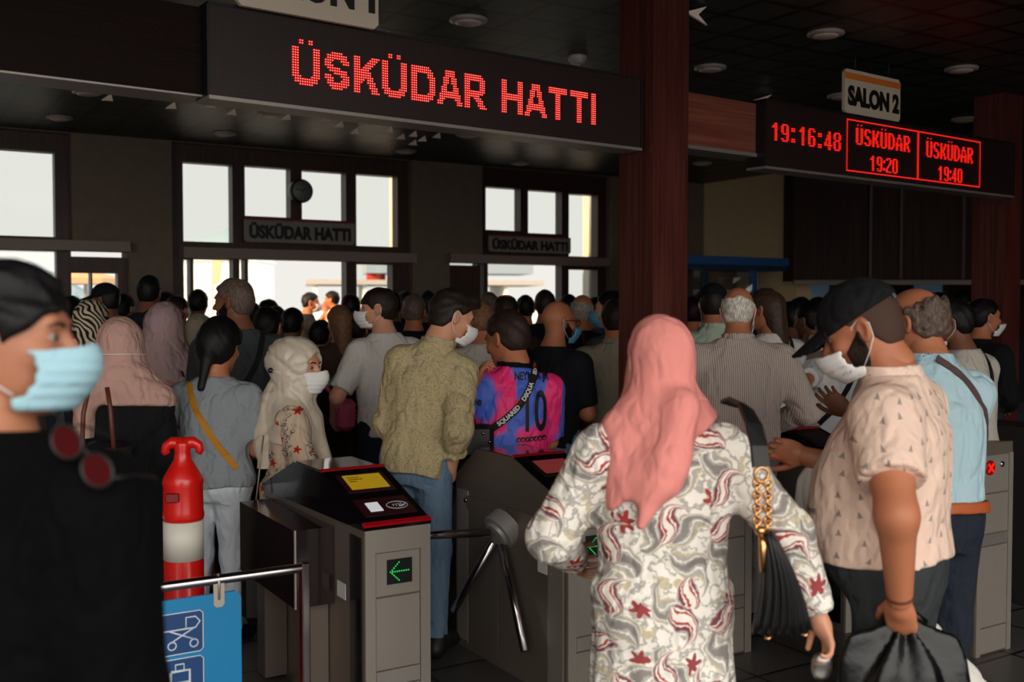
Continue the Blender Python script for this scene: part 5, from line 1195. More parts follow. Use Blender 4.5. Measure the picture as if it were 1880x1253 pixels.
# ------------------------------------------------------------------ people close by
def near_people():
    # the person in black at the edge of the frame
    p = Person('person in black T-shirt and pale blue mask, in profile, closest to the camera', 14, 630, 1.6, yaw=-20, lean=5, hyaw=-64, hpitch=-1, hs=0.96, tone='olive', w=1.30, belly=0.03, vox=0.009, arms={'R': 'hang', 'L': 'hang'})
    p.body({'R': dict(curl=40), 'L': dict(curl=40)}); p.hair('full', hairmat('jet', (7, 6, 7)), th=0.016); p.mask(M_maskb)
    p.shirt(cl('washed black', (4, 4, 5), spec=0.08), sleeve=1.35, hem=-0.12, loose=0.025, sl=0.034, fa=0.006, open_neck=0.535); p.trousers(GJEAN); p.shoes()
    c = at(150, 838, 1.42); r = thing_at('sunglasses', 'dark red-tinted sunglasses hooked on the collar of the person in black', 'sunglasses', c)
    th = math.radians(-35); ML = mat('dark red lens', (60, 6, 10), 0.12, spec=0.25); R0 = Matrix.Rotation(math.radians(38), 4, 'Y') @ Matrix.Rotation(th*0.4, 4, 'Z')
    for sg in (-1, 1):
        M = Matrix.Translation((sg*0.031, 0, 0)) @ Matrix.Scale(1, 4); n = 20; rim = [tuple((R0 @ Vector((sg*0.031+0.026*math.cos(a), 0.0, 0.021*math.sin(a))))) for a in np.linspace(0, 2*math.pi, n+1)]
        adopt(MB().tube([Vector(c)+Vector(q) for q in rim], 0.0022, 6, caps=False).build('rim', LEATH), r)
        vs = [tuple(Vector(c)+Vector(q)) for q in rim[:-1]]; b = MB(); b.add(vs+[tuple(Vector(v)+Vector((0, 0.0012, 0))) for v in vs], [tuple(range(n-1, -1, -1)), tuple(range(n, 2*n))]+[(i, (i+1) % n, n+(i+1) % n, n+i) for i in range(n)]); adopt(b.build('lens', ML), r)
        adopt(MB().tube([Vector(c)+R0 @ Vector((sg*0.056, 0, 0.006)), Vector(c)+R0 @ Vector((sg*0.057, 0.05, 0.012)), Vector(c)+R0 @ Vector((sg*0.05, 0.13, 0.0))], 0.002, 6).build('temple', LEATH), r)
    adopt(MB().tube([Vector(c)+R0 @ Vector((-0.008, 0, 0.006)), Vector(c)+R0 @ Vector((0, 0, 0.010)), Vector(c)+R0 @ Vector((0.008, 0, 0.006))], 0.0022, 6).build('bridge', LEATH), r)
    # woman in the paisley tunic
    p = Person('person in salmon pink headscarf and paisley tunic, seen from behind', 1210, 668, 2.8, yaw=4, lean=2, hyaw=4, fem=False, w=1.06, tone='fair', vox=0.008, arms={'L': {'w': (-0.24, 0.22, 0.98), 'hint': (-0.9, -0.7, -0.5)}, 'R': {'w': (1502, 1130, 2.66), 'hint': (0.6, -0.6, 0)}})
    p.body({'R': dict(curl=45, spread=4)})
    p.shirt(cl('paisley', (220, 214, 204), pat=pat_paisley(4), bump=(60, 0.2, 0.002)), sleeve=1.97, hem=-0.62, loose=0.028, sl=0.026, fa=0.008, ff=20, flare=0.05, name='tunic')
    p.trousers(WHITE, ri=0.004, top=0.0); p.shoes()
    p.hijab(cl('salmon scarf', (224, 140, 132), bump=(140, 0.2, 0.001), wr=0.26), drop=0.12, tilt=0.80, dx=0.0, fa=0.012, bulk=0.0, cape=0.050, xl=-0.185, face=True, sharp=26, tail=[((-0.03, -0.15, 1.33), (-0.10, -0.175, 1.17), 0.05, 0.015), ((0.03, -0.12, 1.50), (-0.02, -0.15, 1.28), 0.035, 0.03)])
    paisley_bag(p)
    # man with black cap and pink polo
    p = Person('person in black cap and pink polo shirt printed with tiny sailboats', 1582, 606, 2.9, yaw=58, lean=2, hyaw=8, hpitch=26, w=1.10, belly=0.10, hs=1.06, aw=1.2, tone='tan', vox=0.008, arms={'L': {'w': (1652, 1102, 2.60), 'hint': (-1, -0.3, 0)}, 'R': {'w': (1478, 838, 3.25), 'hint': (0.5, -0.3, -0.9)}})
    p.body({'L': dict(curl=55, spread=3), 'R': dict(curl=65, spread=2)}); p.hair('buzz', H_STUB, th=0.005); p.beard(hairmat('beard brown', (30, 21, 17))); p.mask(M_mask, low=-0.014)
    p.cap(cloth('black cap cotton', (22, 22, 24))); MBcap = p.hp((0, -0.118, 0.045))
    t = MB(); M4 = p.RH
    for x0, x1, z0, z1 in ((-0.03, 0.03, 0.036, 0.050),): 
        vs = [p.hp((x, -0.118+abs(x)*0.22, z)) for x, z in ((x0, z0), (x1, z0), (x1, z1), (x0, z1))]; vs2 = [p.hp((x, -0.122+abs(x)*0.22, z)) for x, z in ((x0, z0), (x1, z0), (x1, z1), (x0, z1))]; t.add(vs+vs2, [(0, 1, 2, 3), (7, 6, 5, 4), (0, 4, 5, 1), (1, 5, 6, 2), (2, 6, 7, 3), (3, 7, 4, 0)])
    t.build('cap_strap', cl('grey blue strap', (92, 100, 108)), [o for o in p.root.children if o.name.startswith('cap')][0])
    pk = cl('pink polo', (226, 196, 178), pat=pat_sails(58)); p.shirt(pk, sleeve=0.66, hem=0.012, loose=0.020, sl=0.030, fa=0.006, ff=22, name='polo_shirt', collar=cl('pale pink', (230, 202, 186))); p.trousers(GJEAN, ri=0.02); p.shoes()
    W = p.wld(p.J['wrL']); E = p.wld(p.J['elL']); ax = unit(W-E); q = Vector(tuple(ax)).to_track_quat('Z', 'Y').to_matrix().to_4x4(); M = Matrix.Translation(Vector(tuple(W-ax*0.012))) @ q
    b = MB().tube([tuple(M @ Vector((0.031*math.cos(a), 0.031*math.sin(a), 0))) for a in np.linspace(0, 2*math.pi, 25)], 0.005, 8, caps=False); r = thing_at('bracelet', 'thin brown bracelet on the wrist holding the black plastic bag', 'bracelet', W); adopt(b.build('band', TANL), r)
    carrier_bag(p)
    H = p.wld(p.J['handR']); card = thing_at('travel_card', 'red travel card held over the card reader by the person in pink', 'card', H); adopt(MB().box((-0.012, -0.0275, -0.0008), (0.074, 0.0275, 0.0008), M=Matrix.Translation(Vector(tuple(H+np.array((-0.045, 0.0, -0.02))))) @ Matrix.Rotation(0.3, 4, 'Y')).build('card_body', mat('red card plastic', (190, 34, 40), 0.3)), card)
    # balding man in light blue polo
    p = Person('person with curly grey hair and bald crown, in light blue polo shirt', 1677, 594, 3.6, yaw=22, lean=5, side=3, hyaw=22, hpitch=14, w=1.03, belly=0.05, tone='tan', vox=0.008, arms={'R': {'w': (0.08, 0.34, 1.06), 'hint': (0.25, -0.5, -0.9)}, 'L': 'front'})
    p.body({'R': dict(curl=40)}); p.hair('curly', H_PEP, th=0.024); p.shirt(cl('light blue pique', (168, 196, 206)), sleeve=0.8, hem=0.035, loose=0.02, sl=0.026, fa=0.006, name='polo_shirt', collar=cl('light blue rib', (160, 190, 202))); p.trousers(DJEAN, ri=0.016, top=0.045); p.shoes()
    be = MB(); k = p.s
    def ringf(P): return np.abs(p.torso(P, 0.026))-0.006
    def Fb(P): T = (P-p.J['pel']) @ p.RT; return np.maximum(ringf(P), np.abs(T[:, 2]-0.022*k)-0.019)
    c = p.J['pel']; mesh_np('belt', [nets(Fb, c-np.array((0.32, 0.3, 0.03)), c+np.array((0.32, 0.34, 0.1)), 0.006)], mat('tan belt leather', (170, 84, 40), 0.5), p.root)
    bg_ = thing_at('crossbody_bag', 'brown strap bag slung across the light blue polo shirt', 'bag', p.pos)
    p.strap(bg_, [(-0.02, -0.1, 1.47), (0.08, -0.1, 1.40), (0.17, -0.1, 1.25), (0.20, -0.08, 1.08), (0.21, 0.0, 0.98)], (0, 1, 0), 0.028, 0.002, mat('brown webbing', (84, 62, 60), 0.7)); e = p.last[-1]
    adopt(MB().box(tuple(p.wld(e)+np.array((-0.06, 0.02, -0.12))), tuple(p.wld(e)+np.array((0.0, 0.12, 0.01))), bev=0.012).build('pouch', TANL), bg_)
    # boy in football shirt
    p = Person('person in pink and blue football shirt numbered ten, seen from behind', 930, 624, 5.12, yaw=6, lean=5, side=5, hyaw=44, hpitch=16, w=1.08, belly=0.07, hs=1.12, tone='tan', vox=0.0075, arms={'L': {'w': (872, 700, 4.86), 'hint': (-0.7, -0.3, -1)}, 'R': 'front'})
    p.body({'L': dict(curl=60)}); p.hair('short', hairmat('boy brown', (38, 25, 20)), th=0.014)
    blobs = []
    for sgn, bx, by, brx, bry in ((1, 902, 688, 36, 36), (1, 938, 664, 26, 20), (1, 868, 730, 26, 62), (1, 884, 785, 40, 26), (1, 936, 715, 13, 46), (1, 918, 765, 15, 44), (1, 1004, 668, 26, 22), (1, 1018, 730, 16, 76), (1, 984, 806, 36, 36), (1, 962, 830, 30, 20), (-1, 890, 732, 25, 46), (-1, 960, 668, 26, 30), (-1, 972, 740, 24, 44), (-1, 930, 815, 26, 26)):
        q = p.loc(at(bx, by, p.d-0.1)); ua = uaxis(6); blobs.append((q[0]*ua[0]+q[1]*ua[1], q[2], brx*p.d/FPX, bry*p.d/FPX, sgn))
    p.shirt(cloth('football shirt polyester', (60, 80, 160), rough=0.55, pat=pat_jersey(6, blobs), spec=0.35), sleeve=0.92, hem=-0.12, loose=0.024, sl=0.034, fa=0.005, ff=18, name='football_shirt', collar=cl('black rib', (14, 14, 16))); p.trousers(NAVY); p.shoes()
    jersey_prints(p)
    # man in khaki shirt
    p = Person('person in speckled khaki shirt with rolled sleeves, head bowed over white mask', 830, 583, 4.8, yaw=-14, lean=9, side=8, hyaw=-48, hpitch=20, hroll=4, w=0.84, tone='fair', vox=0.0075, arms={'R': {'w': (828, 866, 4.68), 'hint': (0.4, -1, 0)}, 'L': {'w': (-0.10, 0.27, 1.00), 'hint': (-0.35, -0.9, -0.4)}})
    p.body({'R': dict(curl=25)}); p.hair('quiff', H_DKB, th=0.017); p.mask(M_maskb if False else M_mask)
    p.shirt(cl('khaki speckle', (140, 126, 92), pat=pat_khaki), sleeve=1.55, hem=-0.085, loose=0.030, sl=0.030, fa=0.014, ff=22, name='shirt', collar=cl('khaki speckle', (140, 126, 92))); p.trousers(JEAN, ri=0.014); p.shoes()
    # woman with satin scarf
    p = Person('person in cream satin headscarf, white mask and floral blouse, facing right', 548, 676, 4.85, yaw=-74, lean=2, hyaw=-34, hpitch=2, fem=True, w=1.14, hs=1.06, tone='fair', vox=0.0075, arms={'L': 'front', 'R': {'w': (0.10, 0.28, 0.98), 'hint': (0.6, -0.7, -0.3)}})
    p.body({'R': dict(curl=30)}); p.mask(M_mask, loops=False); sat = cloth('cream satin', (200, 186, 168), rough=0.36, spec=0.55, bump=(40, 0.1, 0.002), wr=0.16)
    p.hijab(sat, drop=0.26, fa=0.014, bulk=0.010, cape=0.032, bun=0.8, sharp=22, fo=(0.066, 0.09, 0.092), rays=0.005, back=-0.1, tail=[((0.0, -0.10, 1.45), (0.01, -0.125, 1.2), 0.05, 0.06), ((0.01, -0.125, 1.2), (0.02, -0.14, 0.84), 0.06, 0.028), ((0.03, 0.12, 1.32), (0.04, 0.20, 1.10), 0.06, 0.035)])
    fl = cl('floral print', (190, 168, 146), pat=pat_floral(-72)); p.shirt(fl, sleeve=1.97, hem=-0.66, loose=0.022, sl=0.028, fa=0.007, flare=0.06, name='blouse'); p.trousers(BROWN, ri=0.0, top=0.0); p.shoes()
    for a, b, c in ((0.06, 0.055, -0.02), (0.06, 0.045, -0.07)): MB().tube([p.hp(q) for q in ((0.058, 0.052, a*0-0.012 if c > -0.05 else -0.080), (0.090, 0.0, c*0.6), (0.104, -0.05, -0.015), (0.098, -0.085, -0.012))], 0.0016, 6).build('mask_tie', M_mask, p.omask)
    MB().lathe([(0.012, -0.005), (0.013, 0.0), (0.010, 0.007), (0.001, 0.008)], 12, Matrix.Translation(Vector(tuple(p.hp((0.1, -0.08, -0.012))))) @ Matrix.Rotation(math.pi/2, 4, 'Y')).build('hook', mat('dark blue button', (20, 22, 44), 0.3), p.root)
    bag = thing_at('shoulder_bag', 'black quilted bag with beaded chain hanging beside the floral blouse', 'bag', p.pos)
    ch = [at(484, 800, 4.62), at(478, 850, 4.6), at(470, 920, 4.6), at(462, 990, 4.62), at(456, 1046, 4.64)]; adopt(MB().tube(ch, 0.004, 6).build('chain', mat('beaded chain', (150, 128, 120), 0.3, metal=0.5)), bag)
    e = ch[-1]; adopt(MB().box(tuple(e+np.array((-0.03, -0.04, -0.24))), tuple(e+np.array((0.14, 0.05, 0.0))), bev=0.03).build('pouch', LEATH), bag)
    # woman with mustard strap
    p = Person('person with black hair, grey T-shirt and white jeans, mustard strap across the back', 405, 640, 4.9, yaw=-8, lean=3, hyaw=-6, hpitch=8, fem=True, w=1.16, tone='tan', vox=0.0075, arms={'L': {'w': (-0.26, 0.16, 0.98), 'hint': (-0.6, -0.9, 0)}, 'R': 'front'})
    p.body({'L': dict(curl=30)}); p.hair('tail', H_BLACK, th=0.034); p.shirt(GREY, sleeve=0.75, hem=-0.06, loose=0.022, sl=0.022, fa=0.007, name='t_shirt'); p.trousers(WJEAN, ri=0.008, fa=0.005); p.shoes()
    bg2 = thing_at('crossbody_bag', 'crossbody bag with wide mustard strap over the grey T-shirt', 'bag', p.pos)
    p.strap(bg2, [(-0.115, -0.1, 1.425), (-0.05, -0.1, 1.30), (0.04, -0.1, 1.16), (0.12, -0.1, 1.04), (0.165, -0.05, 0.98)], (0, 1, 0), 0.030, 0.002, YELL); e = p.wld(p.last[-1]); adopt(MB().box(tuple(e+np.array((-0.12, 0.10, -0.13))), tuple(e+np.array((-0.02, 0.22, 0.0))), bev=0.012).build('pouch', YELL), bg2)
    # woman with pale pink scarf and black dress
    p = Person('person in pale dusty pink headscarf and long black dress, seen from behind', 222, 640, 4.6, yaw=6, lean=3, hyaw=8, fem=True, w=1.12, tone='fair', vox=0.009, arms={'L': 'front', 'R': 'front'})
    p.body(); p.shirt(BLACK, sleeve=1.95, hem=-0.88, loose=0.03, sl=0.03, fa=0.006, flare=0.09, name='dress'); sc = cl('dusty pink scarf', (184, 146, 134)); p.hijab(sc, drop=0.115, fa=0.010, bulk=0.010, cape=0.064, sharp=34, tilt=-0.05, wrap=0.012, tail=[((-0.13, -0.12, 1.32), (-0.15, -0.15, 1.02), 0.045, 0.05), ((-0.14, -0.15, 1.04), (-0.02, -0.16, 0.92), 0.045, 0.03)]); p.shoes()
    MB().tube([p.hp((0.112*math.sin(a), -0.016-0.128*math.cos(a), -0.028+0.004*math.cos(a))) for a in np.linspace(-1.9, 1.9, 25)], 0.0018, 6).build('mask_tie', M_mask, p.root)
    bag = thing_at('shoulder_bag', 'black bag with twin brown leather handles by the pale pink scarf', 'bag', p.pos)
    for dx in (0.0, 0.055): adopt(MB().tube([at(150+dx*700, 840, 4.25), at(153+dx*700, 760, 4.28), at(163+dx*480, 715, 4.3), at(180+dx*300, 712, 4.3), at(196+dx*120, 750, 4.28), at(206+dx*60, 830, 4.25)][(3 if dx else 0):(6 if dx else 3)], 0.010, 8).build('handle', TANL), bag)
    adopt(MB().box(tuple(at(150, 905, 4.25)), tuple(at(222, 815, 4.25)+np.array((0, 0.14, 0))), bev=0.02).build('pouch', LEATH), bag)
    # woman in mauve
    p = Person('person in mauve headscarf and long mauve coat with sunglasses pushed up', 302, 604, 5.9, yaw=2, lean=2, hyaw=8, fem=True, w=1.2, tone='fair', arms={'L': 'front', 'R': 'front'})
    p.body(); mv = cl('mauve', (156, 104, 108)); p.shirt(mv, sleeve=1.95, hem=-0.86, loose=0.04, sl=0.035, fa=0.007, flare=0.12, name='coat'); p.hijab(cl('grey mauve scarf', (158, 132, 132)), drop=0.17, bulk=0.022, cape=0.05, fa=0.012, sharp=32, wrap=0.012); p.shoes()
    for sg in (-1, 1): MB().tube([p.hp((sg*0.09, 0.05, 0.11)), p.hp((sg*0.115, -0.02, 0.085)), p.hp((sg*0.112, -0.09, 0.06))], 0.004, 6).build('glasses_arm', LEATH, p.root)
    bg3 = thing_at('backpack', 'pink bag on a black strap worn over the mauve coat', 'bag', p.pos); p.strap(bg3, [(0.10, -0.1, 1.44), (0.15, -0.1, 1.32), (0.17, -0.1, 1.18)], (0, 1, 0), 0.03, 0.003, WEB)
    e = p.wld(p.last[-1]); adopt(MB().box(tuple(e+np.array((-0.01, -0.02, -0.02))), tuple(e+np.array((0.08, 0.12, 0.15))), bev=0.03).build('pouch', cl('pink nylon', (176, 34, 92))), bg3)
def paisley_bag(p):
    bag = thing_at('handbag', 'black fringed handbag with gold chain hanging from the paisley shoulder', 'bag', p.pos)
    d = 2.52
    top = [at(1338, 742, 2.78), at(1352, 738, 2.70), at(1368, 748, 2.62), at(1384, 780, 2.56), at(1393, 820, 2.53), at(1397, 858, 2.52)]
    adopt(MB().ribbon(top, [(0.2, -0.7, 0.7), (0.3, -0.8, 0.6), (0.4, -0.9, 0.3), (0.4, -1, 0.1), (0.4, -1, 0), (0.4, -1, 0)], 0.046, 0.005).build('strap', LEATH), bag)
    def link(c, rx, rz, tilt, r_=0.0042):
        R = Matrix.Translation(Vector(tuple(c))) @ Matrix.Rotation(tilt, 4, 'Z')
        adopt(MB().tube([tuple(R @ Vector((rx*math.cos(a), 0, rz*math.sin(a)))) for a in np.linspace(0, 2*math.pi, 17)], r_, 6, caps=False).build('chain_link', GOLD), bag)
    link(at(1398, 872, d), 0.018, 0.018, 0.2, 0.005)
    for i in range(8):
        for sg in (-1, 1): link(at(1400+sg*10, 888+i*11.5, d+0.004*(i % 2)), 0.0095, 0.011, 0.9*(i % 2)+0.2)
    adopt(MB().lathe([(0.012, 0), (0.015, 0.01), (0.012, 0.02)], 12, Matrix.Translation(Vector(tuple(at(1396, 982, d))))).build('clasp', GOLD), bag)
    t = at(1396, 978, d); adopt(MB().tube([t, t+np.array((0.004, -0.01, -0.03)), t+np.array((0.002, -0.012, -0.095))], [0.006, 0.011, 0.007], 10).build('gold_tassel', GOLD), bag)
    # body of the bag: pleated fringe hanging in a flared wedge
    b = MB(); n = 30; rows = 8; L0, L1 = at(1394, 968, d+0.03), at(1420, 975, d+0.03); B0, B1 = at(1380, 1164, d+0.02), at(1490, 1158, d+0.05); vs = []
    for side in (0, 1):
        for j in range(rows+1):
            t = j/rows
            for i in range(n+1):
                u = i/n; a = L0+(L1-L0)*u; c = B0+(B1-B0)*u; q = a+(c-a)*t; bulge = math.sin(math.pi*u)*0.045*(0.4+0.6*math.sin(math.pi*min(1, t*0.85+0.1)))+0.006*math.sin(u*44+t*2)*min(1, t*3)
                q = q + np.array((0.012*math.sin(math.pi*t), (-1 if side == 0 else 1)*(bulge+0.006), -0.004*math.sin(u*44)*t)); vs.append(q)
    m = (n+1)*(rows+1); fs = []
    for j in range(rows):
        for i in range(n):
            a = j*(n+1)+i; fs += [(a+1, a, a+n+1, a+n+2), (m+a, m+a+1, m+a+n+2, m+a+n+1)]
    for i in range(n): fs += [(i, i+1, m+i+1, m+i), (rows*(n+1)+i+1, rows*(n+1)+i, m+rows*(n+1)+i, m+rows*(n+1)+i+1)]
    for j in range(rows): fs += [(j*(n+1)+n, (j+1)*(n+1)+n, m+(j+1)*(n+1)+n, m+j*(n+1)+n), ((j+1)*(n+1), j*(n+1), m+j*(n+1), m+(j+1)*(n+1))]
    adopt(b.add(vs, fs, True).build('fringed_pouch', LEATH), bag)
    for px, py in ((1410, 1170), (1478, 1164)):
        c = at(px, py, d-0.01); adopt(MB().tube([c+np.array((-0.008, 0, 0)), c+np.array((0, -0.004, -0.004)), c+np.array((0.008, 0, 0.002))], 0.004, 8).build('gold_stud', GOLD), bag)
    # crumpled wrapper in her hand
    H = p.wld(p.J['handR']); r = thing_at('plastic_wrapper', 'crumpled clear plastic wrapper in the hand of the paisley tunic wearer', 'plastic wrapper', H); rr = random.Random(3)
    def F(P): Q = P-H-np.array((0.0, -0.01, -0.06)); return ell(Q, (0, 0, 0), (0.03, 0.016, 0.04))+fold(Q, 0.012, 80, 9, 1)
    o = mesh_np('wrapper', [nets(F, H-0.12, H+0.12, 0.006)], glass_mat('clear wrinkled plastic', (226, 222, 216), 0.3, 0.22), None); adopt(o, r)
def carrier_bag(p):
    G = p.wld(p.J['gripL']); r = thing_at('carrier_bag', 'large black plastic bag hanging from the hand with the brown bracelet', 'bag', G); M_pl = mat('black shiny plastic', (7, 7, 8), 0.3, spec=0.35, bump=(9, 0.5, 0.012))
    c = G + np.array((-0.01, 0.0, -0.30))
    def F(P):
        Q = P-G; z = Q[:, 2]; t = np.clip(-z/0.5, 0, 1); rx = np.interp(-z, [-0.03, 0.0, 0.03, 0.10, 0.25, 0.5], [0.05, 0.06, 0.11, 0.15, 0.18, 0.16]); ry = np.interp(-z, [-0.03, 0, 0.03, 0.12, 0.3, 0.5], [0.018, 0.022, 0.03, 0.07, 0.11, 0.09])
        ang = np.arctan2(Q[:, 1]/0.6, Q[:, 0]); pl = 0.016*np.sin(ang*7+3*t)*np.exp(-t*2)*np.clip(t*12, 0, 1)
        d = (np.sqrt((Q[:, 0]/rx)**2+(Q[:, 1]/ry)**2)-1)*np.minimum(rx, ry)+pl+fold(Q, 0.009, 16, 5, 1.0)
        return np.maximum(d, np.maximum(z-0.005+0.05*np.abs(Q[:, 0]), -0.50-z))
    adopt(mesh_np('bag_body', [nets(F, G+np.array((-0.26, -0.2, -0.54)), G+np.array((0.26, 0.2, 0.06)), 0.008)], M_pl), r)
    a = MB(); a.tube([G+np.array((-0.05, 0, -0.01)), G+np.array((-0.03, 0, 0.012)), G+np.array((0.0, 0.0, 0.018)), G+np.array((0.03, 0, 0.012)), G+np.array((0.055, 0, -0.01))], [0.012, 0.011, 0.010, 0.011, 0.013], 8); adopt(a.build('handle', M_pl), r)
    w_ = MB(); 
    def wedge(pts, nm):
        b = MB(); n = len(pts); f = [np.array(q) for q in pts]; b.add(f+[q+np.array((0.0, 0.06, 0)) for q in f], [tuple(range(n-1, -1, -1)), tuple(range(n, 2*n))]+[(i, (i+1) % n, n+(i+1) % n, n+i) for i in range(n)]); return b
    q = thing_at('white_carrier_bag', 'white plastic bag peeking out behind the black plastic bag', 'bag', at(1780, 1220, 2.95)); M_wp = mat('white plastic film', (214, 210, 202), 0.4)
    def F2(P):
        Q = P-at(1745, 1290, 3.0); return smin(ell(Q, (0, 0, 0), (0.12, 0.06, 0.17), Ry(-28)), rcone(Q, (-0.02, 0, 0.1), (-0.08, 0, 0.27), 0.05, 0.02), 0.05)+fold(Q, 0.012, 34, 8, 1)
    c = at(1745, 1290, 3.0); adopt(mesh_np('bag_body', [nets(F2, c-0.28, c+np.array((0.28, 0.28, 0.34)), 0.009)], M_wp), q)
    q = thing_at('white_carrier_bag', 'small white plastic bag hanging in front of the pink polo belly', 'bag', at(1490, 900, 3.2))
    def F3(P):
        Q = P-at(1492, 905, 3.25); return smin(ell(Q, (0, 0, -0.02), (0.055, 0.05, 0.09)), rcone(Q, (0.0, 0, 0.04), (0.01, 0, 0.12), 0.03, 0.012), 0.04)+fold(Q, 0.010, 50, 6, 1)
    c = at(1492, 905, 3.25); adopt(mesh_np('bag_body', [nets(F3, c-0.17, c+0.17, 0.008)], M_wp), q)
def jersey_prints(p):
    k = p.s; INK = mat('black print', (14, 14, 18), 0.6); WPR = mat('white print', (210, 208, 204), 0.6)
    def lay(v, f, name, m, off=0.004, dirv=(0, 1, 0)):
        q = p.surf(np.array([(a[0], 0.0, a[1]) for a in v]), dirv); nn = p.normal(q); nn /= np.linalg.norm(nn, axis=1)[:, None]+1e-9
        z = np.array([a[2] for a in v]); q = q + nn*(off+z[:, None]*0.5); return MB().add([tuple(a) for a in q], f).build(name, m, p.root)
    def px_local(px, py):                      # column and row of the photo to the shirt's own x and height
        q = p.loc(at(px, py, p.d-0.2)); return q[0], q[2]
    def txt(s, px0, px1, py0, py1, name, m=INK, bold=0.01, tilt=0.0, **kw):
        x0, z1 = px_local(px0, py0); x1, z0 = px_local(px1, py1); v, f = text_mesh(s, 1.0, 0.001, bold, fine=0.12); a = np.array(v); w_, h_ = np.ptp(a[:, 0]), np.ptp(a[:, 1]); c = (a.min(0)+a.max(0))/2
        v2 = [((x0+x1)/2+(q[0]-c[0])*(x1-x0)/w_, (z0+z1)/2+(q[1]-c[1])*(z1-z0)/h_ + tilt*(q[0]-c[0])*(x1-x0)/w_, q[2]) for q in a]; return lay(v2, f, name, m, **kw)
    txt('NEYMAR JR', 947, 1012, 685, 705, 'name_print', bold=0.02); txt('10', 965, 1006, 718, 794, 'number_print', bold=0.012)
    for i, ch in enumerate('ooredoo'):
        xa = 947+8.0*i; b = MB(); cx, cz = px_local(xa+5, 808-0.35*i); r_ = 0.0125
        ring = [(cx+r_*math.cos(a), cz+r_*math.sin(a)) for a in np.linspace(0, 2*math.pi, 17)[:-1]]
        lay([(a, c, 0.0) for a, c in ring], [tuple(range(16))[::1]], 'sponsor_disc', INK, 0.004); v, f = text_mesh(ch, 0.024, 0.0006, 0.0006); lay([(cx+q[0], cz+q[1], q[2]) for q in v], f, 'sponsor_letter', mat('pink print', (226, 60, 116), 0.6), 0.006)
    # sleeve print
    x0, z0 = px_local(870, 737); v, f = text_mesh('QNB', 0.040, 0.0006, 0.0008); c, s_ = math.cos(-0.25), math.sin(-0.25)
    lay([(x0+q[0]*c*0.8-q[1]*s_, z0+q[0]*s_+q[1]*c, q[2]) for q in v], f, 'sleeve_print', INK, 0.005)
    bag = thing_at('crossbody_bag', 'black crossbody bag with white lettered strap over the football shirt', 'bag', p.pos)
    P0 = [px_local(*q) for q in ((985, 668), (986, 680), (982, 698), (968, 726), (948, 752), (925, 772), (900, 790))]
    o = p.strap(bag, [(a/k, 0.0, b/k) for a, b in P0], (0, 1, 0), 0.034, 0.0022, WEB, off=0.007)
    # lettering along the strap
    L = p.last; seg = np.r_[0, np.cumsum(np.linalg.norm(np.diff(L, axis=0), axis=1))]; nn = p.normal(L); nn /= np.linalg.norm(nn, axis=1)[:, None]
    def along(s, t0, size, name, m=WPR, bold=0.0012):
        v, f = text_mesh(s, size, 0.0006, bold); out = []
        for q in v:
            t = seg[-1]*t0 - q[0]; c = np.array([np.interp(t, seg, L[:, i]) for i in range(3)]); c2 = np.array([np.interp(t-0.01, seg, L[:, i]) for i in range(3)]); n_ = unit([np.interp(t, seg, nn[:, i]) for i in range(3)]); tg = unit(c2-c); up = np.cross(n_, tg)
            out.append(p.wld(c + up*q[1] + n_*(0.0045+q[2])))
        adopt(MB().add([tuple(a) for a in out], f).build(name, m), bag)
    along('SQUARED', 0.74, 0.030, 'strap_lettering'); along('DSQUA', 0.40, 0.030, 'strap_lettering'); along('ED', 0.13, 0.028, 'strap_lettering')
    mr = mat('red leaf print', (200, 40, 36), 0.6); 
    for t0 in (0.555, 0.05): along('*', t0, 0.06, 'leaf_print', mr, 0.003)
    e = p.wld(L[-1]); adopt(MB().box(tuple(e+np.array((-0.14, -0.05, -0.13))), tuple(e+np.array((0.02, 0.03, 0.03))), bev=0.02).build('pouch', LEATH), bag)
    for dx, dz in ((-0.03, -0.01), (0.0, -0.05)): adopt(MB().lathe([(0.008, 0), (0.008, 0.004), (0.001, 0.006)], 10, Matrix.Translation(Vector(tuple(e+np.array((dx, -0.05, dz))))) @ Matrix.Rotation(math.pi/2, 4, 'X')).build('buckle', M_chr), bag)
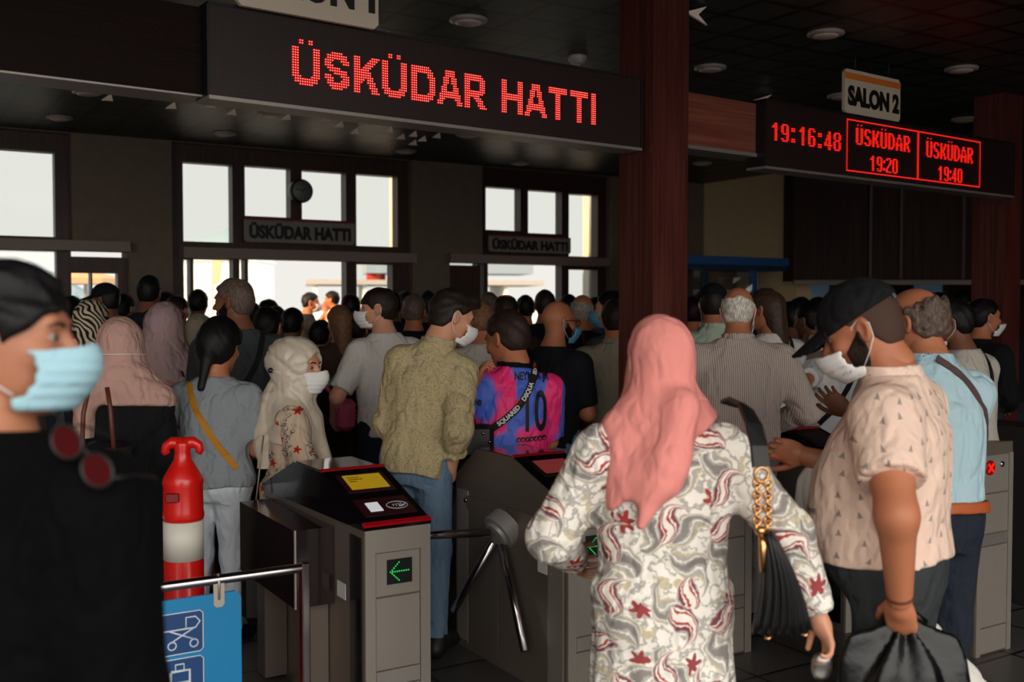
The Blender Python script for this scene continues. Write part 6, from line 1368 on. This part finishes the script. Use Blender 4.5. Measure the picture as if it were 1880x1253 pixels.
# ------------------------------------------------------------------ the crowd beyond the turnstiles
def man(label, hx, hy, d, yaw=0, hyaw=0, hpitch=4, hair=('short', H_DKB), shirt=BLACK, tr=DJEAN, sleeve=0.65, mask=None, cap=None, scarf=None, tone='tan', w=1.05, arms=None, fem=False, collar=None, strap=None, nm='t_shirt', glasses=False, beard=None, group=None, lean=4, hem=-0.08, side=0, hs=1.0, low=0.0, bulk=0.012, drop=0.16, dress=False, root_z=0.0, base_s=None):
    p = Person(label, hx, hy, d, yaw=yaw, hyaw=hyaw, hpitch=hpitch, lean=lean, side=side, w=w, tone=tone, fem=fem, arms=arms or {'L': 'front', 'R': 'front'}, hs=hs, group=group, root_z=root_z, base_s=base_s)
    p.body()
    if hair: p.hair(*hair)
    p.shirt(shirt, sleeve=sleeve, hem=-0.85 if dress else hem, loose=0.022, sl=0.026, fa=0.007, flare=0.08 if dress else 0, name='dress' if dress else nm, collar=collar)
    if not dress: p.trousers(tr)
    if d < 7: p.shoes()
    if mask: p.mask(mask, low=low)
    if cap: p.cap(cap)
    if scarf: p.hijab(scarf, drop=drop, bulk=bulk, cape=0.036, fa=0.009)
    if beard: p.beard(beard)
    if glasses:
        for sg in (-1, 1):
            MB().tube([p.hp((sg*0.034+0.022*math.cos(a), 0.108, 0.004+0.018*math.sin(a))) for a in np.linspace(0, 2*math.pi, 13)], 0.0022, 6, caps=False).build('glasses_rim', LEATH, p.root); MB().tube([p.hp((sg*0.056, 0.104, 0.010)), p.hp((sg*0.080, 0.03, 0.014)), p.hp((sg*0.084, -0.02, 0.006))], 0.0022, 6).build('glasses_temple', LEATH, p.root)
    if strap:
        pts, m_, lb = strap; r = thing_at('crossbody_bag', lb, 'bag', p.pos); p.strap(r, pts, (0, 1, 0), 0.03, 0.0025, m_); e = p.wld(p.last[-1]); f_ = p.Rr @ np.array((0.02, 0.12, -0.03)); e = e+f_
        adopt(MB().box(tuple(e+np.array((-0.07, -0.05, -0.12))), tuple(e+np.array((0.07, 0.05, 0.03))), bev=0.015).build('pouch', m_), r)
    return p
RS = [(0.10, -0.1, 1.44), (0.02, -0.1, 1.28), (-0.08, -0.1, 1.12), (-0.17, -0.05, 1.0)]     # strap from the right shoulder to the left hip
LS = [(-a, b, c) for a, b, c in RS]
def crowd():
    # mid-distance, each with features of their own
    man('person with grey hair and dark grey shirt, bearded profile turned left', 428, 556, 5.5, 38, 38, 2, ('short', H_PEP), DGREY, sleeve=0.7, tone='dark', beard=H_BLACK, w=1.1, strap=(RS, WEB, 'black strap bag across the dark grey shirt'))
    man('person in striped black and beige headscarf behind the pale pink scarf', 170, 594, 6.2, -6, -6, 2, None, DGREY, scarf=cl('striped scarf', (90, 80, 70), pat=pat_scarfstripe), fem=True, sleeve=1.9, bulk=0.008)
    man('person in white T-shirt and white mask, dark fringe, face turned left', 694, 568, 6.1, 40, 50, 2, ('fringe', H_DKB), WHITE, mask=M_mask, sleeve=0.85, tone='fair', arms={'L': {'w': (-0.24, 0.22, 0.95), 'hint': (-0.7, -0.6, -.2)}, 'R': 'front'})
    man('person with shaved head, glasses and blue mask in black T-shirt', 1027, 592, 5.9, -38, -22, 3, None, cl('ink black', (22, 24, 30)), JEAN, mask=M_maskd, glasses=True, sleeve=0.85, w=1.15, low=-0.018, beard=H_BLACK)
    man('person in stone grey polo shirt beside the timber post', 1128, 588, 6.3, 8, -6, 4, ('short', H_DKB), STONE, sleeve=0.8, w=1.2, collar=STONE, nm='polo_shirt', arms={'L': {'w': (-0.27, 0.12, 0.86), 'hint': (-0.5, -0.8, 0)}, 'R': 'front'})
    man('person with bald crown and white fringe of hair in striped shirt', 1356, 572, 5.2, -6, -14, 8, ('ring', H_WHITE), cl('pinstripe', (150, 136, 128), pat=pat_stripes((206, 190, 180), (152, 138, 132), 620, -6)), GUN, sleeve=1.9, w=1.22, collar=cl('pinstripe', (190, 174, 164)), mask=M_mask, nm='shirt', arms={'L': {'w': (-0.20, 0.24, 1.0), 'hint': (-0.9, -0.6, -.3)}, 'R': {'w': (0.20, 0.24, 1.0), 'hint': (0.9, -0.6, -.3)}})
    man('person in pale mint shirt and black cap near the blue kiosk', 1309, 560, 6.4, 4, -10, 4, ('buzz', H_DKB), MINT, DJEAN, cap=BLACK, mask=M_mask, sleeve=0.9, collar=MINT, w=1.12, nm='shirt')
    man('person with shoulder-length brown hair and white shirt by the striped shirt', 1403, 570, 6.2, 28, 24, 4, ('long', hairmat('warm brown', (52, 36, 28))), WHITE, sleeve=1.9, fem=True, strap=(RS, WEB, 'thin black strap bag on the white shirt by the striped shirt'), nm='shirt', tone='tan')
    man('person in white T-shirt with black strap, dark hair, mask turned left', 1526, 610, 6.25, 8, 34, 6, ('short', H_BLACK), cl('bright white', (222, 224, 222)), cl('plum', (46, 28, 32)), mask=M_mask, sleeve=0.6, fem=True, w=1.1, tone='tan', arms={'L': {'w': (1474, 752, 6.1), 'hint': (-0.5, -0.8, 0)}, 'R': 'front'}, strap=(RS, WEB, 'black strap bag crossing the bright white T-shirt'))
    man('person in pale grey T-shirt with dark strap beyond the light blue polo', 1745, 594, 5.3, 36, 26, 10, ('short', H_BLACK), OFFW, mask=M_mask, sleeve=0.7, strap=(RS, WEB, 'dark strap bag on the pale grey T-shirt'), tone='dark')
    man('person in olive headscarf and orange top', 1770, 588, 7.6, 24, 10, 2, None, ORANGE, scarf=OLIVE, fem=True, sleeve=1.9, drop=0.13, tone='fair', bulk=0.004)
    man('person in black jacket with white mask on the chin, face turned right', 1808, 584, 6.9, -62, -20, 0, ('short', H_BLACK), BLACK, mask=M_mask, low=-0.03, sleeve=1.9, nm='jacket')
    man('person in dusty brown T-shirt with black hair before the dark bulkhead', 1484, 590, 7.1, 30, 10, 6, ('short', H_BLACK), TAUPE, sleeve=0.75, tone='dark', w=1.15)
    man('person in dark shirt with black hair beside the dusty brown T-shirt', 1447, 586, 7.7, 14, 4, 4, ('short', H_BLACK), DGREY, sleeve=0.75, tone='dark')
    man('person in white shirt hidden beyond the pink polo shirt, hand at chest', 1592, 612, 4.3, 62, 10, 10, ('short', H_DKB), WHITE, sleeve=0.7, tone='dark', w=0.95, arms={'L': {'w': (1556, 758, 4.0), 'hint': (-0.4, -0.5, -1)}, 'R': 'front'})
    man('person in pale grey shirt behind the boy in the football shirt', 884, 592, 6.3, 4, 0, 10, ('short', H_LIGHT), OFFW, sleeve=1.9, nm='shirt', arms={'L': {'w': (-0.26, 0.26, 1.02), 'hint': (-0.8, -0.5, -.4)}, 'R': 'front'})
    man('person with long dark hair and patterned blue mask beside the timber post', 1120, 570, 6.8, 30, 40, 2, ('long', H_BLACK), DGREY, mask=M_maskd, fem=True, sleeve=0.7, tone='fair')
    man('person with cropped grey hair and balding crown in black T-shirt', 1070, 572, 7.5, -8, -12, 4, ('ring', H_GREY), BLACK, tone='tan')
    man('person with light brown long hair in brown top', 622, 594, 7.4, 10, 20, 4, ('long', H_LIGHT), BROWN, fem=True, sleeve=1.9, tone='fair')
    man('person with cropped grey-brown hair and dark scarf behind the khaki shirt', 760, 573, 7.6, 0, 4, 4, ('short', H_PEP), BLACK, sleeve=1.9, tone='tan')
    man('person with thinning dark hair before the farthest doorway', 928, 574, 7.0, 0, 6, 2, ('thin', H_DKB), BROWN, tone='tan', w=1.1)
    man('tall person with short dark hair silhouetted in the farthest doorway', 1001, 562, 8.3, 0, -4, 2, ('short', H_DKB), NAVY, tone='tan', w=1.15)
    man('person with close black hair silhouetted against the stone pier', 275, 538, 7.6, 0, 0, 0, ('short', H_BLACK), NAVY, tone='dark', w=1.05)
    man('person in black peaked cap facing left by the narrow door', 192, 552, 7.8, 70, 10, 0, ('short', H_BLACK), BLACK, cap=cl('black', (20, 20, 22)), tone='dark', sleeve=1.9)
    man('person with black bowl of hair behind the satin headscarf', 492, 602, 6.4, 4, -10, 6, ('short', H_BLACK), BROWN, tone='tan')
    man('small person in pale headscarf between the mauve coat and grey hair', 367, 612, 7.6, 0, 0, 4, None, BLACK, scarf=STONE, fem=True, sleeve=1.9, tone='fair')
    man('person with black hair framed by the sidelight of the wide doorway', 365, 558, 9.2, 0, 0, 0, ('short', H_BLACK), DGREY, tone='dark')
    man('person with black hair against the corner of the wide doorway', 644, 567, 9.0, 0, 0, 2, ('short', H_BLACK), DGREY, tone='dark')
    man('person with dense black hair against the second stone pier', 786, 562, 8.8, 0, 0, 2, ('short', H_BLACK), BLACK, tone='dark')
    # adult and child in the sunlit doorway
    a = man('adult in black T-shirt and white mask holding up a child in the sunlit doorway', 571, 556, 12.9, -70, -6, 4, ('short', H_BLACK), BLACK, mask=M_mask, sleeve=0.6, tone='tan', arms={'L': {'w': (600, 572, 12.8), 'hint': (0, -0.4, -1)}, 'R': {'w': (599, 574, 12.7), 'hint': (0, -0.4, -1)}})
    man('child lifted in the arms of the adult in the sunlit doorway', 609, 551, 12.75, 80, 0, 6, ('short', H_BLACK), WHITE, tone='tan', base_s=0.58, hs=0.86, arms={'L': 'front', 'R': 'front'}, tr=NAVY)
    rest = [(495, 574, 10.0, H_BLACK, BROWN, 'behind the bowl of black hair'), (538, 596, 8.0, H_BLACK, BLACK, 'low in the wide doorway'), (508, 590, 8.8, H_DKB, DGREY, 'deep in the wide doorway'), (655, 606, 7.8, H_DKB, GUN, 'next to the light brown long hair'), (722, 563, 9.4, H_BLACK, NAVY, 'behind the white mask and fringe'), (744, 559, 10.0, H_DKB, BLACK, 'at the foot of the second pier'),
            (815, 574, 9.6, H_BLACK, NAVY, 'behind the khaki shirt'), (862, 576, 8.9, H_DKB, BROWN, 'between the khaki and football shirts'), (897, 566, 8.4, H_PEP, STONE, 'in grey-brown hair near the far door'), (965, 568, 9.4, H_BLACK, BLACK, 'in the middle of the farthest doorway'), (1044, 566, 9.6, H_BLACK, NAVY, 'beyond the shaved head'), (1092, 574, 9.0, H_BLACK, DGREY, 'beyond the long dark hair'),
            (1270, 576, 8.0, H_BLACK, BROWN, 'half hidden by the timber post'), (1430, 578, 8.8, H_BLACK, BLACK, 'beside the blue kiosk'), (1468, 572, 9.3, H_BLACK, NAVY, 'under the dim bluish glass'), (1500, 570, 9.9, H_BLACK, BLACK, 'beyond the black cap'), (1835, 578, 8.4, H_BLACK, BLACK, 'at the dark end of the hall'), (1722, 566, 8.6, H_BLACK, NAVY, 'beyond the curly grey hair'), (1765, 560, 9.2, H_BLACK, BLACK, 'beyond the olive headscarf'),
            (307, 562, 9.4, H_BLACK, DGREY, 'behind the mauve headscarf'), (228, 568, 8.6, H_BLACK, MAROON, 'before the narrow glazed door'), (326, 572, 8.3, H_DKB, BLACK, 'at the edge of the stone pier'), (130, 572, 8.4, H_BLACK, NAVY, 'below the first tall window'), (462, 580, 9.2, H_DKB, STONE, 'behind the grey-haired dark shirt'), (590, 618, 8.0, H_BLACK, BLACK, 'beneath the sunlit pair')]
    for i, (x, y, d, h, c, wh) in enumerate(rest):
        man('%s-haired person in %s top, %s' % ('grey' if h is H_PEP else ('black' if h is H_BLACK else 'dark brown'), c.name.replace(' cloth', ''), wh), x, y, d, (i*37 % 40)-20, (i*53 % 50)-25, 3, ('short', h), c, tone=('tan', 'dark', 'olive')[i % 3], w=1.0+0.05*(i % 3))
    # pale counter and bags among the crowd
    c = at(640, 700, 6.6); r = empty('service_counter', (c[0], c[1], 0), TH); MB().box((-0.3, 0, c[2]-0.03), (0.3, 0.45, c[2]), bev=0.008).build('counter_top', mat('pale blue laminate', (150, 168, 176), 0.3), r); MB().box((-0.27, 0.03, 0), (0.27, 0.42, c[2]-0.03)).build('cabinet', M_dark, r); tag(r, 'small counter with pale blue top between satin scarf and khaki shirt', 'counter')
    c = at(1345, 770, 6.3); r = empty('wooden_bench', (c[0], c[1], 0), 0); bz = at(1440, 735, 6.3)[2]; x1 = at(1470, 735, 6.3)[0]-c[0]
    MB().box((0, 0, bz-0.05), (x1, 0.4, bz)).build('top', mat('orange brown wood', (120, 70, 42), 0.4, pat=wood((104, 58, 34), (136, 82, 50))), r); MB().box((0.03, 0.03, 0), (x1-0.03, 0.37, bz-0.05)).build('cabinet', M_dark, r); tag(r, 'orange-brown wooden desk beyond the striped shirt', 'desk')
    c = at(1057, 670, 6.7); r = thing_at('tote_bag', 'maroon tote bag in front of the shaved head with glasses', 'bag', c); adopt(MB().box(tuple(c+np.array((-0.07, 0, -0.16))), tuple(c+np.array((0.09, 0.08, 0.1))), bev=0.02).build('pouch', MAROON), r); adopt(MB().tube([c+np.array((-0.04, 0.04, 0.09)), c+np.array((-0.03, 0.04, 0.2)), c+np.array((0.05, 0.04, 0.2)), c+np.array((0.06, 0.04, 0.09))], 0.008, 6).build('handle', MAROON), r)
    c = at(634, 765, 5.9); r = thing_at('backpack', 'dusky pink backpack hanging beyond the satin headscarf', 'bag', c); adopt(MB().box(tuple(c+np.array((-0.06, 0, -0.09))), tuple(c+np.array((0.05, 0.1, 0.10))), bev=0.03).build('pouch', cl('dusky pink nylon', (150, 60, 88))), r); adopt(MB().tube([c+np.array((-0.05, 0.05, 0.08)), c+np.array((-0.12, 0.05, 0.17)), c+np.array((-0.2, 0.06, 0.2))], 0.014, 6).build('strap', cl('dusky pink nylon', (150, 60, 88))), r)
near_people()
crowd()
for o in SC.objects:
    if o.name.split('.')[0] == 'person': o['group'] = 'waiting passengers'
